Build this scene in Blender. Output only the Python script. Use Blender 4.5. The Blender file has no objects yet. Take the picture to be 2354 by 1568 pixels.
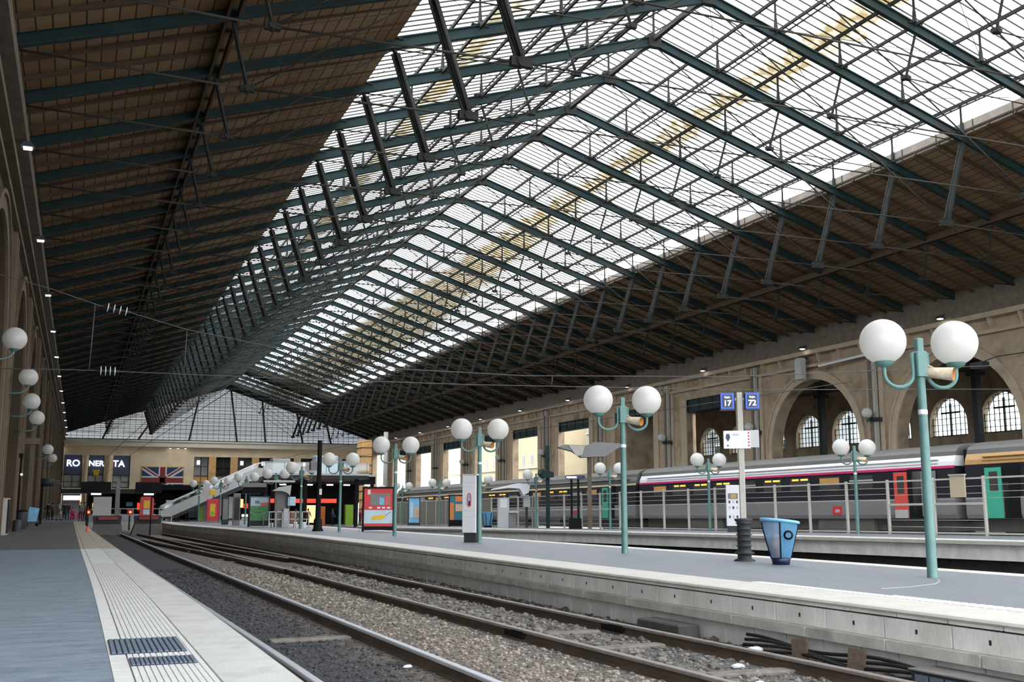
import bpy, math, random
from mathutils import Vector, Matrix
import numpy as np
PI = math.pi
S = bpy.context.scene
COL = S.collection

# ------------------------------------------------------------------ camera
FPX, CX, CY, VX, VY = 2450.0, 1177.0, 784.0, 178.0, 1167.0
pitch = math.atan((VY - CY) / FPX)
yaw = math.atan((CX - VX) * math.cos(pitch) / FPX)
cd = bpy.data.cameras.new('camera')
cam = bpy.data.objects.new('camera', cd); COL.objects.link(cam)
cd.sensor_width = 36.0; cd.lens = 36.0 * FPX / 2354.0; cd.clip_end = 1000
cam.location = (0, 0, 1.0)
cam.rotation_euler = (PI / 2 + pitch, 0, -yaw)
S.camera = cam
S.view_settings.view_transform = 'Standard'; S.view_settings.look = 'None'
S.view_settings.gamma = 1; S.view_settings.use_curve_mapping = False
S.view_settings.exposure = 0.15
S.cycles.max_bounces = 7; S.cycles.diffuse_bounces = 4; S.cycles.transparent_max_bounces = 16
S.cycles.caustics_reflective = False; S.cycles.caustics_refractive = False
# ------------------------------------------------------------------ sky
W = bpy.data.worlds.new('sky'); S.world = W; W.use_nodes = True
nt = W.node_tree; nt.nodes.clear()
wo = nt.nodes.new('ShaderNodeOutputWorld'); bg = nt.nodes.new('ShaderNodeBackground')
tc = nt.nodes.new('ShaderNodeTexCoord'); nz = nt.nodes.new('ShaderNodeTexNoise'); cr = nt.nodes.new('ShaderNodeValToRGB')
nz.inputs['Scale'].default_value = 3.0; nz.inputs['Detail'].default_value = 5
cr.color_ramp.elements[0].position = .38; cr.color_ramp.elements[0].color = (.82, .9, 1, 1)
cr.color_ramp.elements[1].position = .6; cr.color_ramp.elements[1].color = (1, .995, .97, 1)
nt.links.new(tc.outputs['Generated'], nz.inputs['Vector']); nt.links.new(nz.outputs['Fac'], cr.inputs['Fac'])
nt.links.new(cr.outputs['Color'], bg.inputs['Color']); nt.links.new(bg.outputs[0], wo.inputs['Surface'])
bg.inputs['Strength'].default_value = 4.6

# ------------------------------------------------------------------ materials
def mat(name, col, rough=.6, metal=0, var=0.0, scale=5, bump=0.0, bscale=20, emit=None, es=1, spec=None, stretch=(1, 1, 1), dirt=None, dscale=1.0, coat=0):
    m = bpy.data.materials.new(name); m.use_nodes = True
    t = m.node_tree; b = t.nodes['Principled BSDF']
    b.inputs['Base Color'].default_value = (*col, 1); b.inputs['Roughness'].default_value = rough; b.inputs['Metallic'].default_value = metal
    if spec is not None: b.inputs['Specular IOR Level'].default_value = spec
    if coat: b.inputs['Coat Weight'].default_value = coat
    if emit: b.inputs['Emission Color'].default_value = (*emit, 1); b.inputs['Emission Strength'].default_value = es
    if var or bump or dirt:
        c = t.nodes.new('ShaderNodeTexCoord'); mp = t.nodes.new('ShaderNodeMapping'); mp.inputs['Scale'].default_value = stretch
        t.links.new(c.outputs['Object'], mp.inputs['Vector'])
    if var:
        n = t.nodes.new('ShaderNodeTexNoise'); n.inputs['Scale'].default_value = scale; n.inputs['Detail'].default_value = 6; n.inputs['Roughness'].default_value = .65
        t.links.new(mp.outputs[0], n.inputs['Vector'])
        r = t.nodes.new('ShaderNodeValToRGB'); r.color_ramp.elements[0].position = .3; r.color_ramp.elements[1].position = .7
        r.color_ramp.elements[0].color = (*[x * (1 - var) for x in col], 1); r.color_ramp.elements[1].color = (*[min(1, x * (1 + var)) for x in col], 1)
        t.links.new(n.outputs['Fac'], r.inputs['Fac']); t.links.new(r.outputs['Color'], b.inputs['Base Color'])
        last = r.outputs['Color']
        if dirt:
            n3 = t.nodes.new('ShaderNodeTexNoise'); n3.inputs['Scale'].default_value = dscale; n3.inputs['Detail'].default_value = 8
            t.links.new(mp.outputs[0], n3.inputs['Vector'])
            r3 = t.nodes.new('ShaderNodeValToRGB'); r3.color_ramp.elements[0].position = .5; r3.color_ramp.elements[1].position = .72
            mx = t.nodes.new('ShaderNodeMix'); mx.data_type = 'RGBA'; mx.inputs[7].default_value = (*dirt, 1)
            t.links.new(n3.outputs['Fac'], r3.inputs['Fac']); t.links.new(r3.outputs['Color'], mx.inputs[0]); t.links.new(last, mx.inputs[6])
            t.links.new(mx.outputs[2], b.inputs['Base Color'])
    if bump:
        n2 = t.nodes.new('ShaderNodeTexNoise'); n2.inputs['Scale'].default_value = bscale; n2.inputs['Detail'].default_value = 8
        t.links.new(mp.outputs[0], n2.inputs['Vector'])
        bp = t.nodes.new('ShaderNodeBump'); bp.inputs['Strength'].default_value = bump; bp.inputs['Distance'].default_value = .02
        t.links.new(n2.outputs['Fac'], bp.inputs['Height']); t.links.new(bp.outputs[0], b.inputs['Normal'])
    return m

M = {}
M['iron'] = mat('green_iron', (.06, .085, .08), .5, var=.35, scale=1.2)
M['iron_dark'] = mat('dark_iron', (.028, .03, .027), .7, spec=.2, var=.3, scale=2)
M['iron_teal'] = mat('teal_paint', (.018, .038, .039), .6, spec=.2, var=.25, scale=1.5, dirt=(.032, .03, .025), dscale=.35)
M['rod'] = mat('rod_iron', (.045, .04, .032), .65, spec=.2)
M['fascia'] = mat('fascia_board', (.34, .29, .24), .7, var=.2, scale=1)
M['gutter'] = mat('gutter_beam', (.15, .12, .09), .8, var=.3, scale=2, bump=.2, bscale=8)
M['chevron'] = mat('brown_batten', (.07, .042, .022), .7, var=.25, scale=3)
M['asphalt'] = mat('platform_asphalt', (.172, .18, .197), .5, var=.1, scale=2.5, bump=.12, bscale=90, stretch=(1, .3, 1))
M['asphalt_l'] = mat('left_platform_asphalt', (.2, .25, .3), .42, var=.3, scale=3, bump=.35, bscale=60, stretch=(.5, 1.6, 1), dirt=(.27, .32, .38), dscale=9)
M['coping'] = mat('pale_coping', (.52, .5, .45), .6, var=.1, scale=3, bump=.1, bscale=40)
M['asphalt_far'] = mat('old_dark_asphalt', (.115, .115, .11), .5, var=.2, scale=2, bump=.2, bscale=60, stretch=(.5, 1.4, 1))
M['slab_tan'] = mat('tan_slab', (.4, .35, .28), .6, var=.1, scale=2, bump=.12, bscale=50)
M['slab'] = mat('pale_slab', (.56, .56, .54), .55, var=.09, scale=2, bump=.12, bscale=50, dirt=(.45, .45, .42), dscale=3)
M['tactile'] = mat('tactile_slab', (.64, .64, .62), .55, var=.07, scale=4, bump=.1, bscale=50)
M['groove'] = mat('groove_dark', (.2, .2, .19), .8)
M['mat_blue'] = mat('blue_grey_mat', (.13, .17, .22), .5, var=.2, scale=30)
M['mat_dark'] = mat('navy_rib', (.02, .027, .05), .5)
M['block'] = mat('concrete_block', (.7, .7, .675), .85, var=.16, scale=2.5, bump=.3, bscale=25, dirt=(.58, .57, .54), dscale=1.6, stretch=(1, 1, .6))
M['ledge'] = mat('ledge_concrete', (.5, .485, .45), .85, var=.22, scale=3, bump=.3, bscale=25, dirt=(.34, .325, .3), dscale=2)
M['joint'] = mat('joint_black', (.018, .018, .018), .9)
M['rail_top'] = mat('rail_polished', (.56, .58, .63), .3, .35)
M['rail_side'] = mat('rail_rust', (.085, .058, .04), .7, var=.35, scale=6, stretch=(1, .3, 1))
M['rail_dull'] = mat('rail_dull_top', (.24, .21, .19), .45, .2, var=.3, scale=4)
M['sleeper'] = mat('sleeper_grey', (.16, .145, .125), .9, var=.3, scale=8, bump=.4, bscale=20)
M['pitblack'] = mat('pit_black', (.03, .027, .025), .95, var=.4, scale=3)
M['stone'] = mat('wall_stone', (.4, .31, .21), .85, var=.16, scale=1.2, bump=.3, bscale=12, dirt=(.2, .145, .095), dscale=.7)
M['stone_soot'] = mat('shaded_stone', (.07, .05, .033), .9, var=.25, scale=1, dirt=(.06, .045, .03), dscale=.6)  # darker copy of the wall stone, left wall's shade put into its colour
M['stone_shade_l'] = mat('shaded_trim_stone', (.15, .11, .075), .9, var=.2, scale=1)  # left wall trim stone, darkened the same way to stand for shade
M['stone_l'] = mat('arch_stone', (.45, .36, .255), .8, var=.12, scale=1.5)
M['cream'] = mat('cream_stone', (.86, .7, .47), .8, var=.1, scale=.6, dirt=(.75, .58, .37), dscale=.25)
M['cream_l'] = mat('pale_cornice', (.74, .68, .55), .7, var=.06, scale=.6)
M['orange_st'] = mat('orange_stone', (.72, .42, .17), .8, var=.15, scale=1)
M['dark'] = mat('dark_interior', (.015, .014, .014), .8)
M['pipe'] = mat('pale_pipe', (.42, .4, .36), .5, var=.1)
M['globe'] = None
M['lamp_g'] = mat('lamp_green', (.1, .215, .2), .42, var=.18, scale=3)
M['horn'] = mat('horn_cream', (.62, .53, .4), .6, var=.25, scale=10, dirt=(.5, .25, .07), dscale=6)
M['horn_in'] = mat('horn_orange', (.5, .23, .06), .6)
M['fence'] = mat('fence_beige', (.5, .48, .43), .5, var=.08)
M['white'] = mat('white_paint', (.75, .76, .78), .45, var=.04)
M['lgrey'] = mat('light_grey_panel', (.48, .49, .49), .5)
M['grey'] = mat('grey_metal', (.2, .2, .2), .5, var=.1)
M['dgrey'] = mat('dark_grey', (.035, .04, .044), .55, spec=.3)
M['black'] = mat('black', (.008, .008, .009), .7, spec=.15)
M['navy'] = mat('navy', (.006, .012, .055), .35)
M['blue'] = mat('blue_lit', (.02, .1, .55), .35, emit=(.02, .1, .6), es=.5)
M['sign_white'] = mat('sign_white', (.9, .92, 1), .5, emit=(.9, .93, 1), es=.9)
M['red'] = mat('red', (.62, .03, .035), .4, var=.1)
M['red_d'] = mat('dark_red', (.25, .015, .015), .45)
M['pink'] = mat('pink', (.62, .035, .16), .4)
M['coral'] = mat('coral', (.68, .09, .07), .4)
M['yellow'] = mat('yellow', (.8, .5, .02), .5, var=.15, scale=20)
M['orange'] = mat('orange', (.7, .2, .03), .5)
M['teal'] = mat('poster_teal', (.02, .16, .22), .5)
M['lime'] = mat('lime_green', (.22, .45, .02), .5)
M['doorg'] = mat('door_green', (.06, .4, .27), .4)
M['gold'] = mat('gold_stripe', (.46, .27, .1), .4, var=.08)
M['gold_l'] = mat('pale_gold', (.75, .6, .36), .4)
M['train'] = mat('train_grey', (.21, .205, .2), .4, var=.1, scale=1, stretch=(1, .15, 2))
M['train_d'] = mat('train_lower', (.13, .12, .105), .6, var=.15, scale=2)
M['train_w'] = mat('train_window_band', (.022, .022, .027), .25)
M['train_r'] = mat('train_roof', (.115, .11, .102), .55, var=.15, scale=1.5, stretch=(1, .2, 1))
M['glassd'] = mat('tinted_pane', (.06, .06, .055), .12)
M['winlit'] = mat('window_lamp', (.9, .45, .05), .4, emit=(1, .45, .06), es=1.4)
M['winamber'] = mat('window_amber', (.35, .2, .07), .4, emit=(.9, .45, .1), es=.15)
M['lamp_on'] = mat('lamp_lit', (1, .97, .9), .4, emit=(1, .95, .85), es=9)
M['lit_w'] = mat('lit_white', (1, 1, 1), .4, emit=(.95, .97, 1), es=1.6)
M['lit_warm'] = mat('lit_warm', (1, .8, .5), .4, emit=(1, .62, .25), es=1.2)
M['lit_red'] = mat('lit_red', (.9, .08, .05), .4, emit=(1, .06, .03), es=.8)
M['sig_red'] = mat('signal_red', (.9, .1, .03), .4, emit=(1, .16, .05), es=3)
M['insul'] = mat('insulator_glass', (.62, .68, .66), .2)
M['wire'] = mat('wire', (.07, .065, .06), .6)
M['cone'] = mat('cone_orange', (.85, .12, .03), .5)
M['skin'] = mat('skin', (.5, .3, .2), .6)
M['hair'] = mat('hair_dark', (.02, .015, .012), .7)
M['cloth_k'] = mat('cloth_black', (.012, .012, .015), .8)
M['cloth_g'] = mat('cloth_grey', (.18, .19, .19), .8, var=.5, scale=25)
M['cloth_p'] = mat('cloth_pink', (.55, .03, .15), .8)
M['cloth_b'] = mat('cloth_blue', (.03, .06, .14), .8)
M['cloth_br'] = mat('cloth_brown', (.07, .05, .035), .8)
M['concrete'] = mat('plain_concrete', (.17, .165, .155), .85, var=.2, scale=4, bump=.3)
M['green_p'] = mat('foliage_print', (.1, .3, .12), .5, var=.6, scale=9)
M['skyprint'] = mat('sky_print', (.5, .65, .75), .5, var=.1)
M['bluep'] = mat('blue_print', (.2, .5, .75), .5, var=.2, scale=3)
M['sand'] = mat('sand_print', (.6, .42, .27), .5, var=.2, scale=4)
M['beige'] = mat('beige_panel', (.52, .43, .3), .6)
M['charcoal'] = mat('charcoal_concrete', (.07, .07, .066), .9, var=.2, scale=6, bump=.3)
M['cable'] = mat('black_cable', (.015, .015, .016), .5)
M['rustp'] = mat('rusty_plate', (.12, .085, .065), .8, var=.35, scale=12)
M['paper'] = mat('white_paper', (.75, .75, .75), .7)
M['stoneb'] = None
M['pinkgrey'] = mat('pink_grey_rubbish', (.5, .4, .4), .7, var=.3, scale=15)
M['beige_d'] = mat('taupe_panel', (.2, .18, .15), .6)
M['bldg'] = mat('far_building', (.33, .34, .35), .8, var=.08, scale=.3)
M['bldg_b'] = mat('far_building_beige', (.55, .46, .3), .8, var=.1, scale=.3)
M['bluedk'] = mat('shop_blue', (.01, .02, .09), .3)

def opal():
    m = bpy.data.materials.new('opal_glass'); m.use_nodes = True; t = m.node_tree; t.nodes.clear()
    o = t.nodes.new('ShaderNodeOutputMaterial'); d = t.nodes.new('ShaderNodeBsdfDiffuse'); tr = t.nodes.new('ShaderNodeBsdfTranslucent'); g = t.nodes.new('ShaderNodeBsdfGlossy')
    m1 = t.nodes.new('ShaderNodeMixShader'); m2 = t.nodes.new('ShaderNodeMixShader')
    d.inputs[0].default_value = (.8, .795, .77, 1); tr.inputs[0].default_value = (.86, .85, .82, 1); g.inputs['Roughness'].default_value = .25
    m1.inputs[0].default_value = .5; m2.inputs[0].default_value = .04
    t.links.new(d.outputs[0], m1.inputs[1]); t.links.new(tr.outputs[0], m1.inputs[2]); t.links.new(m1.outputs[0], m2.inputs[1]); t.links.new(g.outputs[0], m2.inputs[2]); t.links.new(m2.outputs[0], o.inputs[0])
    return m
M['globe'] = opal()

def glass(name, col, gloss=.04, rough=.05, grime=None):
    m = bpy.data.materials.new(name); m.use_nodes = True; t = m.node_tree; t.nodes.clear()
    o = t.nodes.new('ShaderNodeOutputMaterial'); tr = t.nodes.new('ShaderNodeBsdfTransparent'); g = t.nodes.new('ShaderNodeBsdfGlossy'); mx = t.nodes.new('ShaderNodeMixShader')
    tr.inputs[0].default_value = (*col, 1); g.inputs['Roughness'].default_value = rough; mx.inputs[0].default_value = gloss
    t.links.new(tr.outputs[0], mx.inputs[1]); t.links.new(g.outputs[0], mx.inputs[2]); t.links.new(mx.outputs[0], o.inputs[0])
    if grime:      # blotchy band of yellow grime lying along the pane, x0..x1 across it
        x0, x1, gc = grime
        c = t.nodes.new('ShaderNodeTexCoord'); sp = t.nodes.new('ShaderNodeSeparateXYZ'); t.links.new(c.outputs['Object'], sp.inputs[0])
        n = t.nodes.new('ShaderNodeTexNoise'); n.inputs['Scale'].default_value = .9; t.links.new(c.outputs['Object'], n.inputs['Vector'])
        a = t.nodes.new('ShaderNodeMath'); a.operation = 'MULTIPLY_ADD'; a.inputs[1].default_value = 1.6; t.links.new(n.outputs['Fac'], a.inputs[0]); t.links.new(sp.outputs['X'], a.inputs[2])
        # widen far away
        f = t.nodes.new('ShaderNodeMapRange'); f.inputs['From Min'].default_value = 60; f.inputs['From Max'].default_value = 110; f.inputs['To Min'].default_value = x1; f.inputs['To Max'].default_value = x1 + (4 if x1 > 0 else 0)
        t.links.new(sp.outputs['Y'], f.inputs['Value'])
        lo = t.nodes.new('ShaderNodeMapRange'); lo.interpolation_type = 'SMOOTHSTEP'; lo.inputs['From Min'].default_value = x0 + .5; lo.inputs['From Max'].default_value = x0 + 1.2; t.links.new(a.outputs[0], lo.inputs['Value'])
        ad = t.nodes.new('ShaderNodeMath'); ad.operation = 'SUBTRACT'; t.links.new(a.outputs[0], ad.inputs[0]); t.links.new(f.outputs[0], ad.inputs[1])
        hi = t.nodes.new('ShaderNodeMapRange'); hi.interpolation_type = 'SMOOTHSTEP'; hi.inputs['From Min'].default_value = .3; hi.inputs['From Max'].default_value = 1.4; hi.inputs['To Min'].default_value = 1; hi.inputs['To Max'].default_value = 0; t.links.new(ad.outputs[0], hi.inputs['Value'])
        n4 = t.nodes.new('ShaderNodeTexNoise'); n4.inputs['Scale'].default_value = 2.2; t.links.new(c.outputs['Object'], n4.inputs['Vector'])
        r4 = t.nodes.new('ShaderNodeMapRange'); r4.inputs['From Min'].default_value = .3; r4.inputs['From Max'].default_value = .6; r4.inputs['To Min'].default_value = .82; t.links.new(n4.outputs['Fac'], r4.inputs['Value'])
        m0 = t.nodes.new('ShaderNodeMath'); m0.operation = 'MULTIPLY'; t.links.new(lo.outputs[0], m0.inputs[0]); t.links.new(hi.outputs[0], m0.inputs[1])
        mu = t.nodes.new('ShaderNodeMath'); mu.operation = 'MULTIPLY'; t.links.new(m0.outputs[0], mu.inputs[0]); t.links.new(r4.outputs[0], mu.inputs[1])
        mc = t.nodes.new('ShaderNodeMix'); mc.data_type = 'RGBA'; mc.inputs[6].default_value = (*col, 1); mc.inputs[7].default_value = (*gc, 1)
        t.links.new(mu.outputs[0], mc.inputs[0]); t.links.new(mc.outputs[2], tr.inputs[0])
    return m
M['glaz_l'] = glass('roof_glass_left', (.95, .97, 1), grime=(-8.6, -6.9, (.155, .125, .065)))
M['glaz_r'] = glass('roof_glass_right', (.95, .97, 1), grime=(5.6, 7.4, (.155, .12, .062)))
M['gable_glass'] = glass('gable_glass', (.09, .092, .094), .05)
M['clear'] = glass('clear_glass', (.75, .8, .8), .08)
def plastic(name, col, tr):
    m = bpy.data.materials.new(name); m.use_nodes = True; t = m.node_tree; b = t.nodes['Principled BSDF']; b.inputs['Base Color'].default_value = (*col, 1); b.inputs['Roughness'].default_value = .3
    o = t.nodes['Material Output']; tl = t.nodes.new('ShaderNodeBsdfTranslucent'); tl.inputs[0].default_value = (*col, 1); tp = t.nodes.new('ShaderNodeBsdfTransparent'); tp.inputs[0].default_value = (*[min(1, c + .2) for c in col], 1)
    a = t.nodes.new('ShaderNodeMixShader'); a.inputs[0].default_value = .45; c = t.nodes.new('ShaderNodeMixShader'); c.inputs[0].default_value = tr
    t.links.new(b.outputs[0], a.inputs[1]); t.links.new(tl.outputs[0], a.inputs[2]); t.links.new(a.outputs[0], c.inputs[1]); t.links.new(tp.outputs[0], c.inputs[2]); t.links.new(c.outputs[0], o.inputs[0]); return m
M['binblue'] = plastic('blue_plastic', (.2, .47, .68), .3)
M['binwhite'] = plastic('milky_plastic', (.55, .6, .68), .62)

def board_mat():   # brown boards running along the hall, dark joint every 0.45 m
    m = bpy.data.materials.new('soffit_boards'); m.use_nodes = True; t = m.node_tree; b = t.nodes['Principled BSDF']; b.inputs['Roughness'].default_value = .75
    c = t.nodes.new('ShaderNodeTexCoord'); br = t.nodes.new('ShaderNodeTexBrick'); mp = t.nodes.new('ShaderNodeMapping')
    mp.inputs['Rotation'].default_value = (0, 0, PI / 2)
    t.links.new(c.outputs['Object'], mp.inputs[0]); t.links.new(mp.outputs[0], br.inputs['Vector'])
    br.inputs['Scale'].default_value = 1; br.inputs['Brick Width'].default_value = 1.47; br.inputs['Row Height'].default_value = .44; br.inputs['Mortar Size'].default_value = .022
    br.offset = 0
    br.inputs['Color1'].default_value = (.22, .14, .07, 1); br.inputs['Color2'].default_value = (.28, .18, .095, 1); br.inputs['Mortar'].default_value = (.016, .01, .006, 1)
    n = t.nodes.new('ShaderNodeTexNoise'); n.inputs['Scale'].default_value = .25; n.inputs['Detail'].default_value = 4; t.links.new(c.outputs['Object'], n.inputs['Vector'])
    r = t.nodes.new('ShaderNodeValToRGB'); r.color_ramp.elements[0].color = (.75, .62, .5, 1); r.color_ramp.elements[1].color = (1, 1, 1, 1); r.color_ramp.elements[0].position = .35; r.color_ramp.elements[1].position = .6
    mx = t.nodes.new('ShaderNodeMix'); mx.data_type = 'RGBA'; mx.blend_type = 'MULTIPLY'; mx.inputs[0].default_value = 1
    t.links.new(n.outputs['Fac'], r.inputs[0]); t.links.new(br.outputs[0], mx.inputs[6]); t.links.new(r.outputs[0], mx.inputs[7]); t.links.new(mx.outputs[2], b.inputs['Base Color'])
    return m
M['board'] = board_mat()

def ballast_mat():
    m = bpy.data.materials.new('ballast'); m.use_nodes = True; t = m.node_tree; b = t.nodes['Principled BSDF']; b.inputs['Roughness'].default_value = .85
    c = t.nodes.new('ShaderNodeTexCoord'); sp = t.nodes.new('ShaderNodeSeparateXYZ'); t.links.new(c.outputs['Object'], sp.inputs[0])
    n0 = t.nodes.new('ShaderNodeTexNoise'); n0.inputs['Scale'].default_value = 2; n0.inputs['Detail'].default_value = 4; t.links.new(c.outputs['Object'], n0.inputs['Vector'])
    a = t.nodes.new('ShaderNodeMath'); a.operation = 'MULTIPLY_ADD'; a.inputs[1].default_value = .9; t.links.new(n0.outputs['Fac'], a.inputs[0]); t.links.new(sp.outputs['X'], a.inputs[2])
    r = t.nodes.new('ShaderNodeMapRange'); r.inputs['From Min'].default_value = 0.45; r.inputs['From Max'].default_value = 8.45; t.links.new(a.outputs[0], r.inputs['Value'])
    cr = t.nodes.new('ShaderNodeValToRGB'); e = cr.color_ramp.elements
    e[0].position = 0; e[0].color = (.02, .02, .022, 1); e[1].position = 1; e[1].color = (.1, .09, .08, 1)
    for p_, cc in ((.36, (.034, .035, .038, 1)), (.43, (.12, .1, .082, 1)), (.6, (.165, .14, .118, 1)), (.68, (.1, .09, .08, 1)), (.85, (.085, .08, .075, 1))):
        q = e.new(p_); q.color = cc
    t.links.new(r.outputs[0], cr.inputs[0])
    v = t.nodes.new('ShaderNodeTexVoronoi'); v.inputs['Scale'].default_value = 24; t.links.new(c.outputs['Object'], v.inputs['Vector'])
    hs = t.nodes.new('ShaderNodeMapRange'); hs.inputs['To Min'].default_value = .35; hs.inputs['To Max'].default_value = 1.9
    sc = t.nodes.new('ShaderNodeSeparateColor'); t.links.new(v.outputs['Color'], sc.inputs[0]); t.links.new(sc.outputs[0], hs.inputs['Value'])
    mx = t.nodes.new('ShaderNodeVectorMath'); mx.operation = 'SCALE'; t.links.new(cr.outputs[0], mx.inputs[0]); t.links.new(hs.outputs[0], mx.inputs['Scale'])
    t.links.new(mx.outputs[0], b.inputs['Base Color'])
    bp = t.nodes.new('ShaderNodeBump'); bp.inputs['Strength'].default_value = 1; bp.inputs['Distance'].default_value = .03; bp.invert = True
    t.links.new(v.outputs['Distance'], bp.inputs['Height']); t.links.new(bp.outputs[0], b.inputs['Normal'])
    return m, cr
M['ballast'], _cr = ballast_mat()
def stone_mat():
    m = bpy.data.materials.new('loose_stone'); m.use_nodes = True; t = m.node_tree; b = t.nodes['Principled BSDF']; b.inputs['Roughness'].default_value = .85
    g = t.nodes.new('ShaderNodeNewGeometry'); sp = t.nodes.new('ShaderNodeSeparateXYZ'); t.links.new(g.outputs['Position'], sp.inputs[0])
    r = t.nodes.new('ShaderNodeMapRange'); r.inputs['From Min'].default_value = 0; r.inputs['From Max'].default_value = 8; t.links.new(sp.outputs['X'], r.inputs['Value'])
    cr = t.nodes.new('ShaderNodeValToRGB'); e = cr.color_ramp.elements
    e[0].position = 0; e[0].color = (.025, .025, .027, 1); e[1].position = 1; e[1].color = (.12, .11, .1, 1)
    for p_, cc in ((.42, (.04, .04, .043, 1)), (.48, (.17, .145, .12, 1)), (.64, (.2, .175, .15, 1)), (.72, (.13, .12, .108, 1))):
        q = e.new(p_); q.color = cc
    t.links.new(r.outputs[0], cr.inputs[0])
    rr = t.nodes.new('ShaderNodeMapRange'); rr.inputs['To Min'].default_value = .4; rr.inputs['To Max'].default_value = 1.9; t.links.new(g.outputs['Random Per Island'], rr.inputs['Value'])
    mx = t.nodes.new('ShaderNodeVectorMath'); mx.operation = 'SCALE'; t.links.new(cr.outputs[0], mx.inputs[0]); t.links.new(rr.outputs[0], mx.inputs['Scale'])
    t.links.new(mx.outputs[0], b.inputs['Base Color'])
    return m
M['stoneb'] = stone_mat()

# ------------------------------------------------------------------ mesh helpers
class MB:
    def __init__(s): s.v = []; s.f = []; s.mi = []; s.sm = []
    def add(s, vs, fs, mi=0, smooth=False):
        o = len(s.v); s.v += [tuple(x) for x in vs]
        for f in fs: s.f.append(tuple(o + i for i in f)); s.mi.append(mi); s.sm.append(smooth)
        return s
    def box(s, x0, x1, y0, y1, z0, z1, mi=0):
        return s.add([(x0, y0, z0), (x1, y0, z0), (x1, y1, z0), (x0, y1, z0), (x0, y0, z1), (x1, y0, z1), (x1, y1, z1), (x0, y1, z1)],
                     [(0, 3, 2, 1), (4, 5, 6, 7), (0, 1, 5, 4), (1, 2, 6, 5), (2, 3, 7, 6), (3, 0, 4, 7)], mi)
    def bbox(s, x0, x1, y0, y1, z0, z1, b=.01, mi=0):   # box with chamfered upright and top edges
        P = [(x0 + b, y0), (x1 - b, y0), (x1, y0 + b), (x1, y1 - b), (x1 - b, y1), (x0 + b, y1), (x0, y1 - b), (x0, y0 + b)]
        c = ((x0 + x1) / 2, (y0 + y1) / 2)
        def ins(q): return (q[0] + (b if q[0] < c[0] else -b), q[1] + (b if q[1] < c[1] else -b))
        v = [(*q, z0) for q in P] + [(*q, z1 - b) for q in P] + [(*ins(q), z1) for q in P]
        f = [tuple(range(7, -1, -1)), tuple(range(16, 24))]
        for r in (0, 8):
            for i in range(8): f.append((r + i, r + (i + 1) % 8, r + 8 + (i + 1) % 8, r + 8 + i))
        return s.add(v, f, mi)
    def beam(s, a, b, w, h, up=(0, 0, 1), mi=0):
        a = Vector(a); b = Vector(b); d = (b - a).normalized(); u = Vector(up); r = d.cross(u)
        if r.length < 1e-4: r = d.cross(Vector((0, 1, 0)))
        r.normalize(); u = r.cross(d)
        v = []
        for q in (a, b):
            for sx, sz in ((-1, -1), (1, -1), (1, 1), (-1, 1)): v.append(q + r * (sx * w / 2) + u * (sz * h / 2))
        return s.add(v, [(0, 1, 2, 3), (7, 6, 5, 4), (0, 4, 5, 1), (1, 5, 6, 2), (2, 6, 7, 3), (3, 7, 4, 0)], mi)
    def ibeam(s, a, b, w, h, t=.05, mi=0):
        a = Vector(a); b = Vector(b); d = (b - a).normalized(); r = d.cross(Vector((0, 0, 1))).normalized(); u = r.cross(d)
        s.beam(a, b, t, h, mi=mi); s.beam(a + u * (h / 2 - t / 2), b + u * (h / 2 - t / 2), w, t, mi=mi); s.beam(a - u * (h / 2 - t / 2), b - u * (h / 2 - t / 2), w, t, mi=mi)
        return s
    def tube(s, path, r, n=8, mi=0, caps=True, smooth=True):
        P = [Vector(q) for q in path]; rs = r if isinstance(r, (list, tuple)) else [r] * len(P)
        v = []; prev = None
        for i, q in enumerate(P):
            d = (P[min(i + 1, len(P) - 1)] - P[max(i - 1, 0)]).normalized()
            if prev is None:
                a = d.cross(Vector((0, 0, 1)))
                if a.length < 1e-3: a = d.cross(Vector((0, 1, 0)))
                a.normalize()
            else:
                a = prev - d * prev.dot(d); a.normalize()
            prev = a; b = d.cross(a)
            for k in range(n):
                t = 2 * PI * k / n; v.append(q + (a * math.cos(t) + b * math.sin(t)) * rs[i])
        f = []
        for i in range(len(P) - 1):
            for k in range(n): f.append((i * n + k, i * n + (k + 1) % n, (i + 1) * n + (k + 1) % n, (i + 1) * n + k))
        s.add(v, f, mi, smooth)
        if caps:
            o = len(s.v) - len(v); s.f.append(tuple(o + k for k in range(n))[::-1]); s.mi.append(mi); s.sm.append(False)
            s.f.append(tuple(o + (len(P) - 1) * n + k for k in range(n))); s.mi.append(mi); s.sm.append(False)
        return s
    def lathe(s, prof, c=(0, 0, 0), n=20, mi=0, smooth=True, M_=None):
        v = []
        for r, z in prof:
            for k in range(n):
                t = 2 * PI * k / n; p = Vector((r * math.cos(t), r * math.sin(t), z))
                if M_: p = M_ @ p
                v.append(Vector(c) + p)
        f = [(i * n + k, i * n + (k + 1) % n, (i + 1) * n + (k + 1) % n, (i + 1) * n + k) for i in range(len(prof) - 1) for k in range(n)]
        return s.add(v, f, mi, smooth)
    def ball(s, c, r, n=28, m=16, mi=0, cut=-1.0):
        pr = []
        for i in range(m + 1):
            t = PI * i / m; z = -math.cos(t)
            if z < cut: continue
            pr.append((max(r * math.sin(t), 1e-4), r * z))
        return s.lathe(pr, c, n, mi)
    def prism(s, poly, y0, y1, axis='y', mi=0):    # poly of (a,b); axis = extrusion direction
        def P(a, b, c): return {'y': (a, c, b), 'x': (c, a, b), 'z': (a, b, c)}[axis]
        n = len(poly); v = [P(a, b, y0) for a, b in poly] + [P(a, b, y1) for a, b in poly]
        return s.add(v, [tuple(range(n)), tuple(range(2 * n - 1, n - 1, -1))] + [(i, n + i, n + (i + 1) % n, (i + 1) % n) for i in range(n)], mi)
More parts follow.
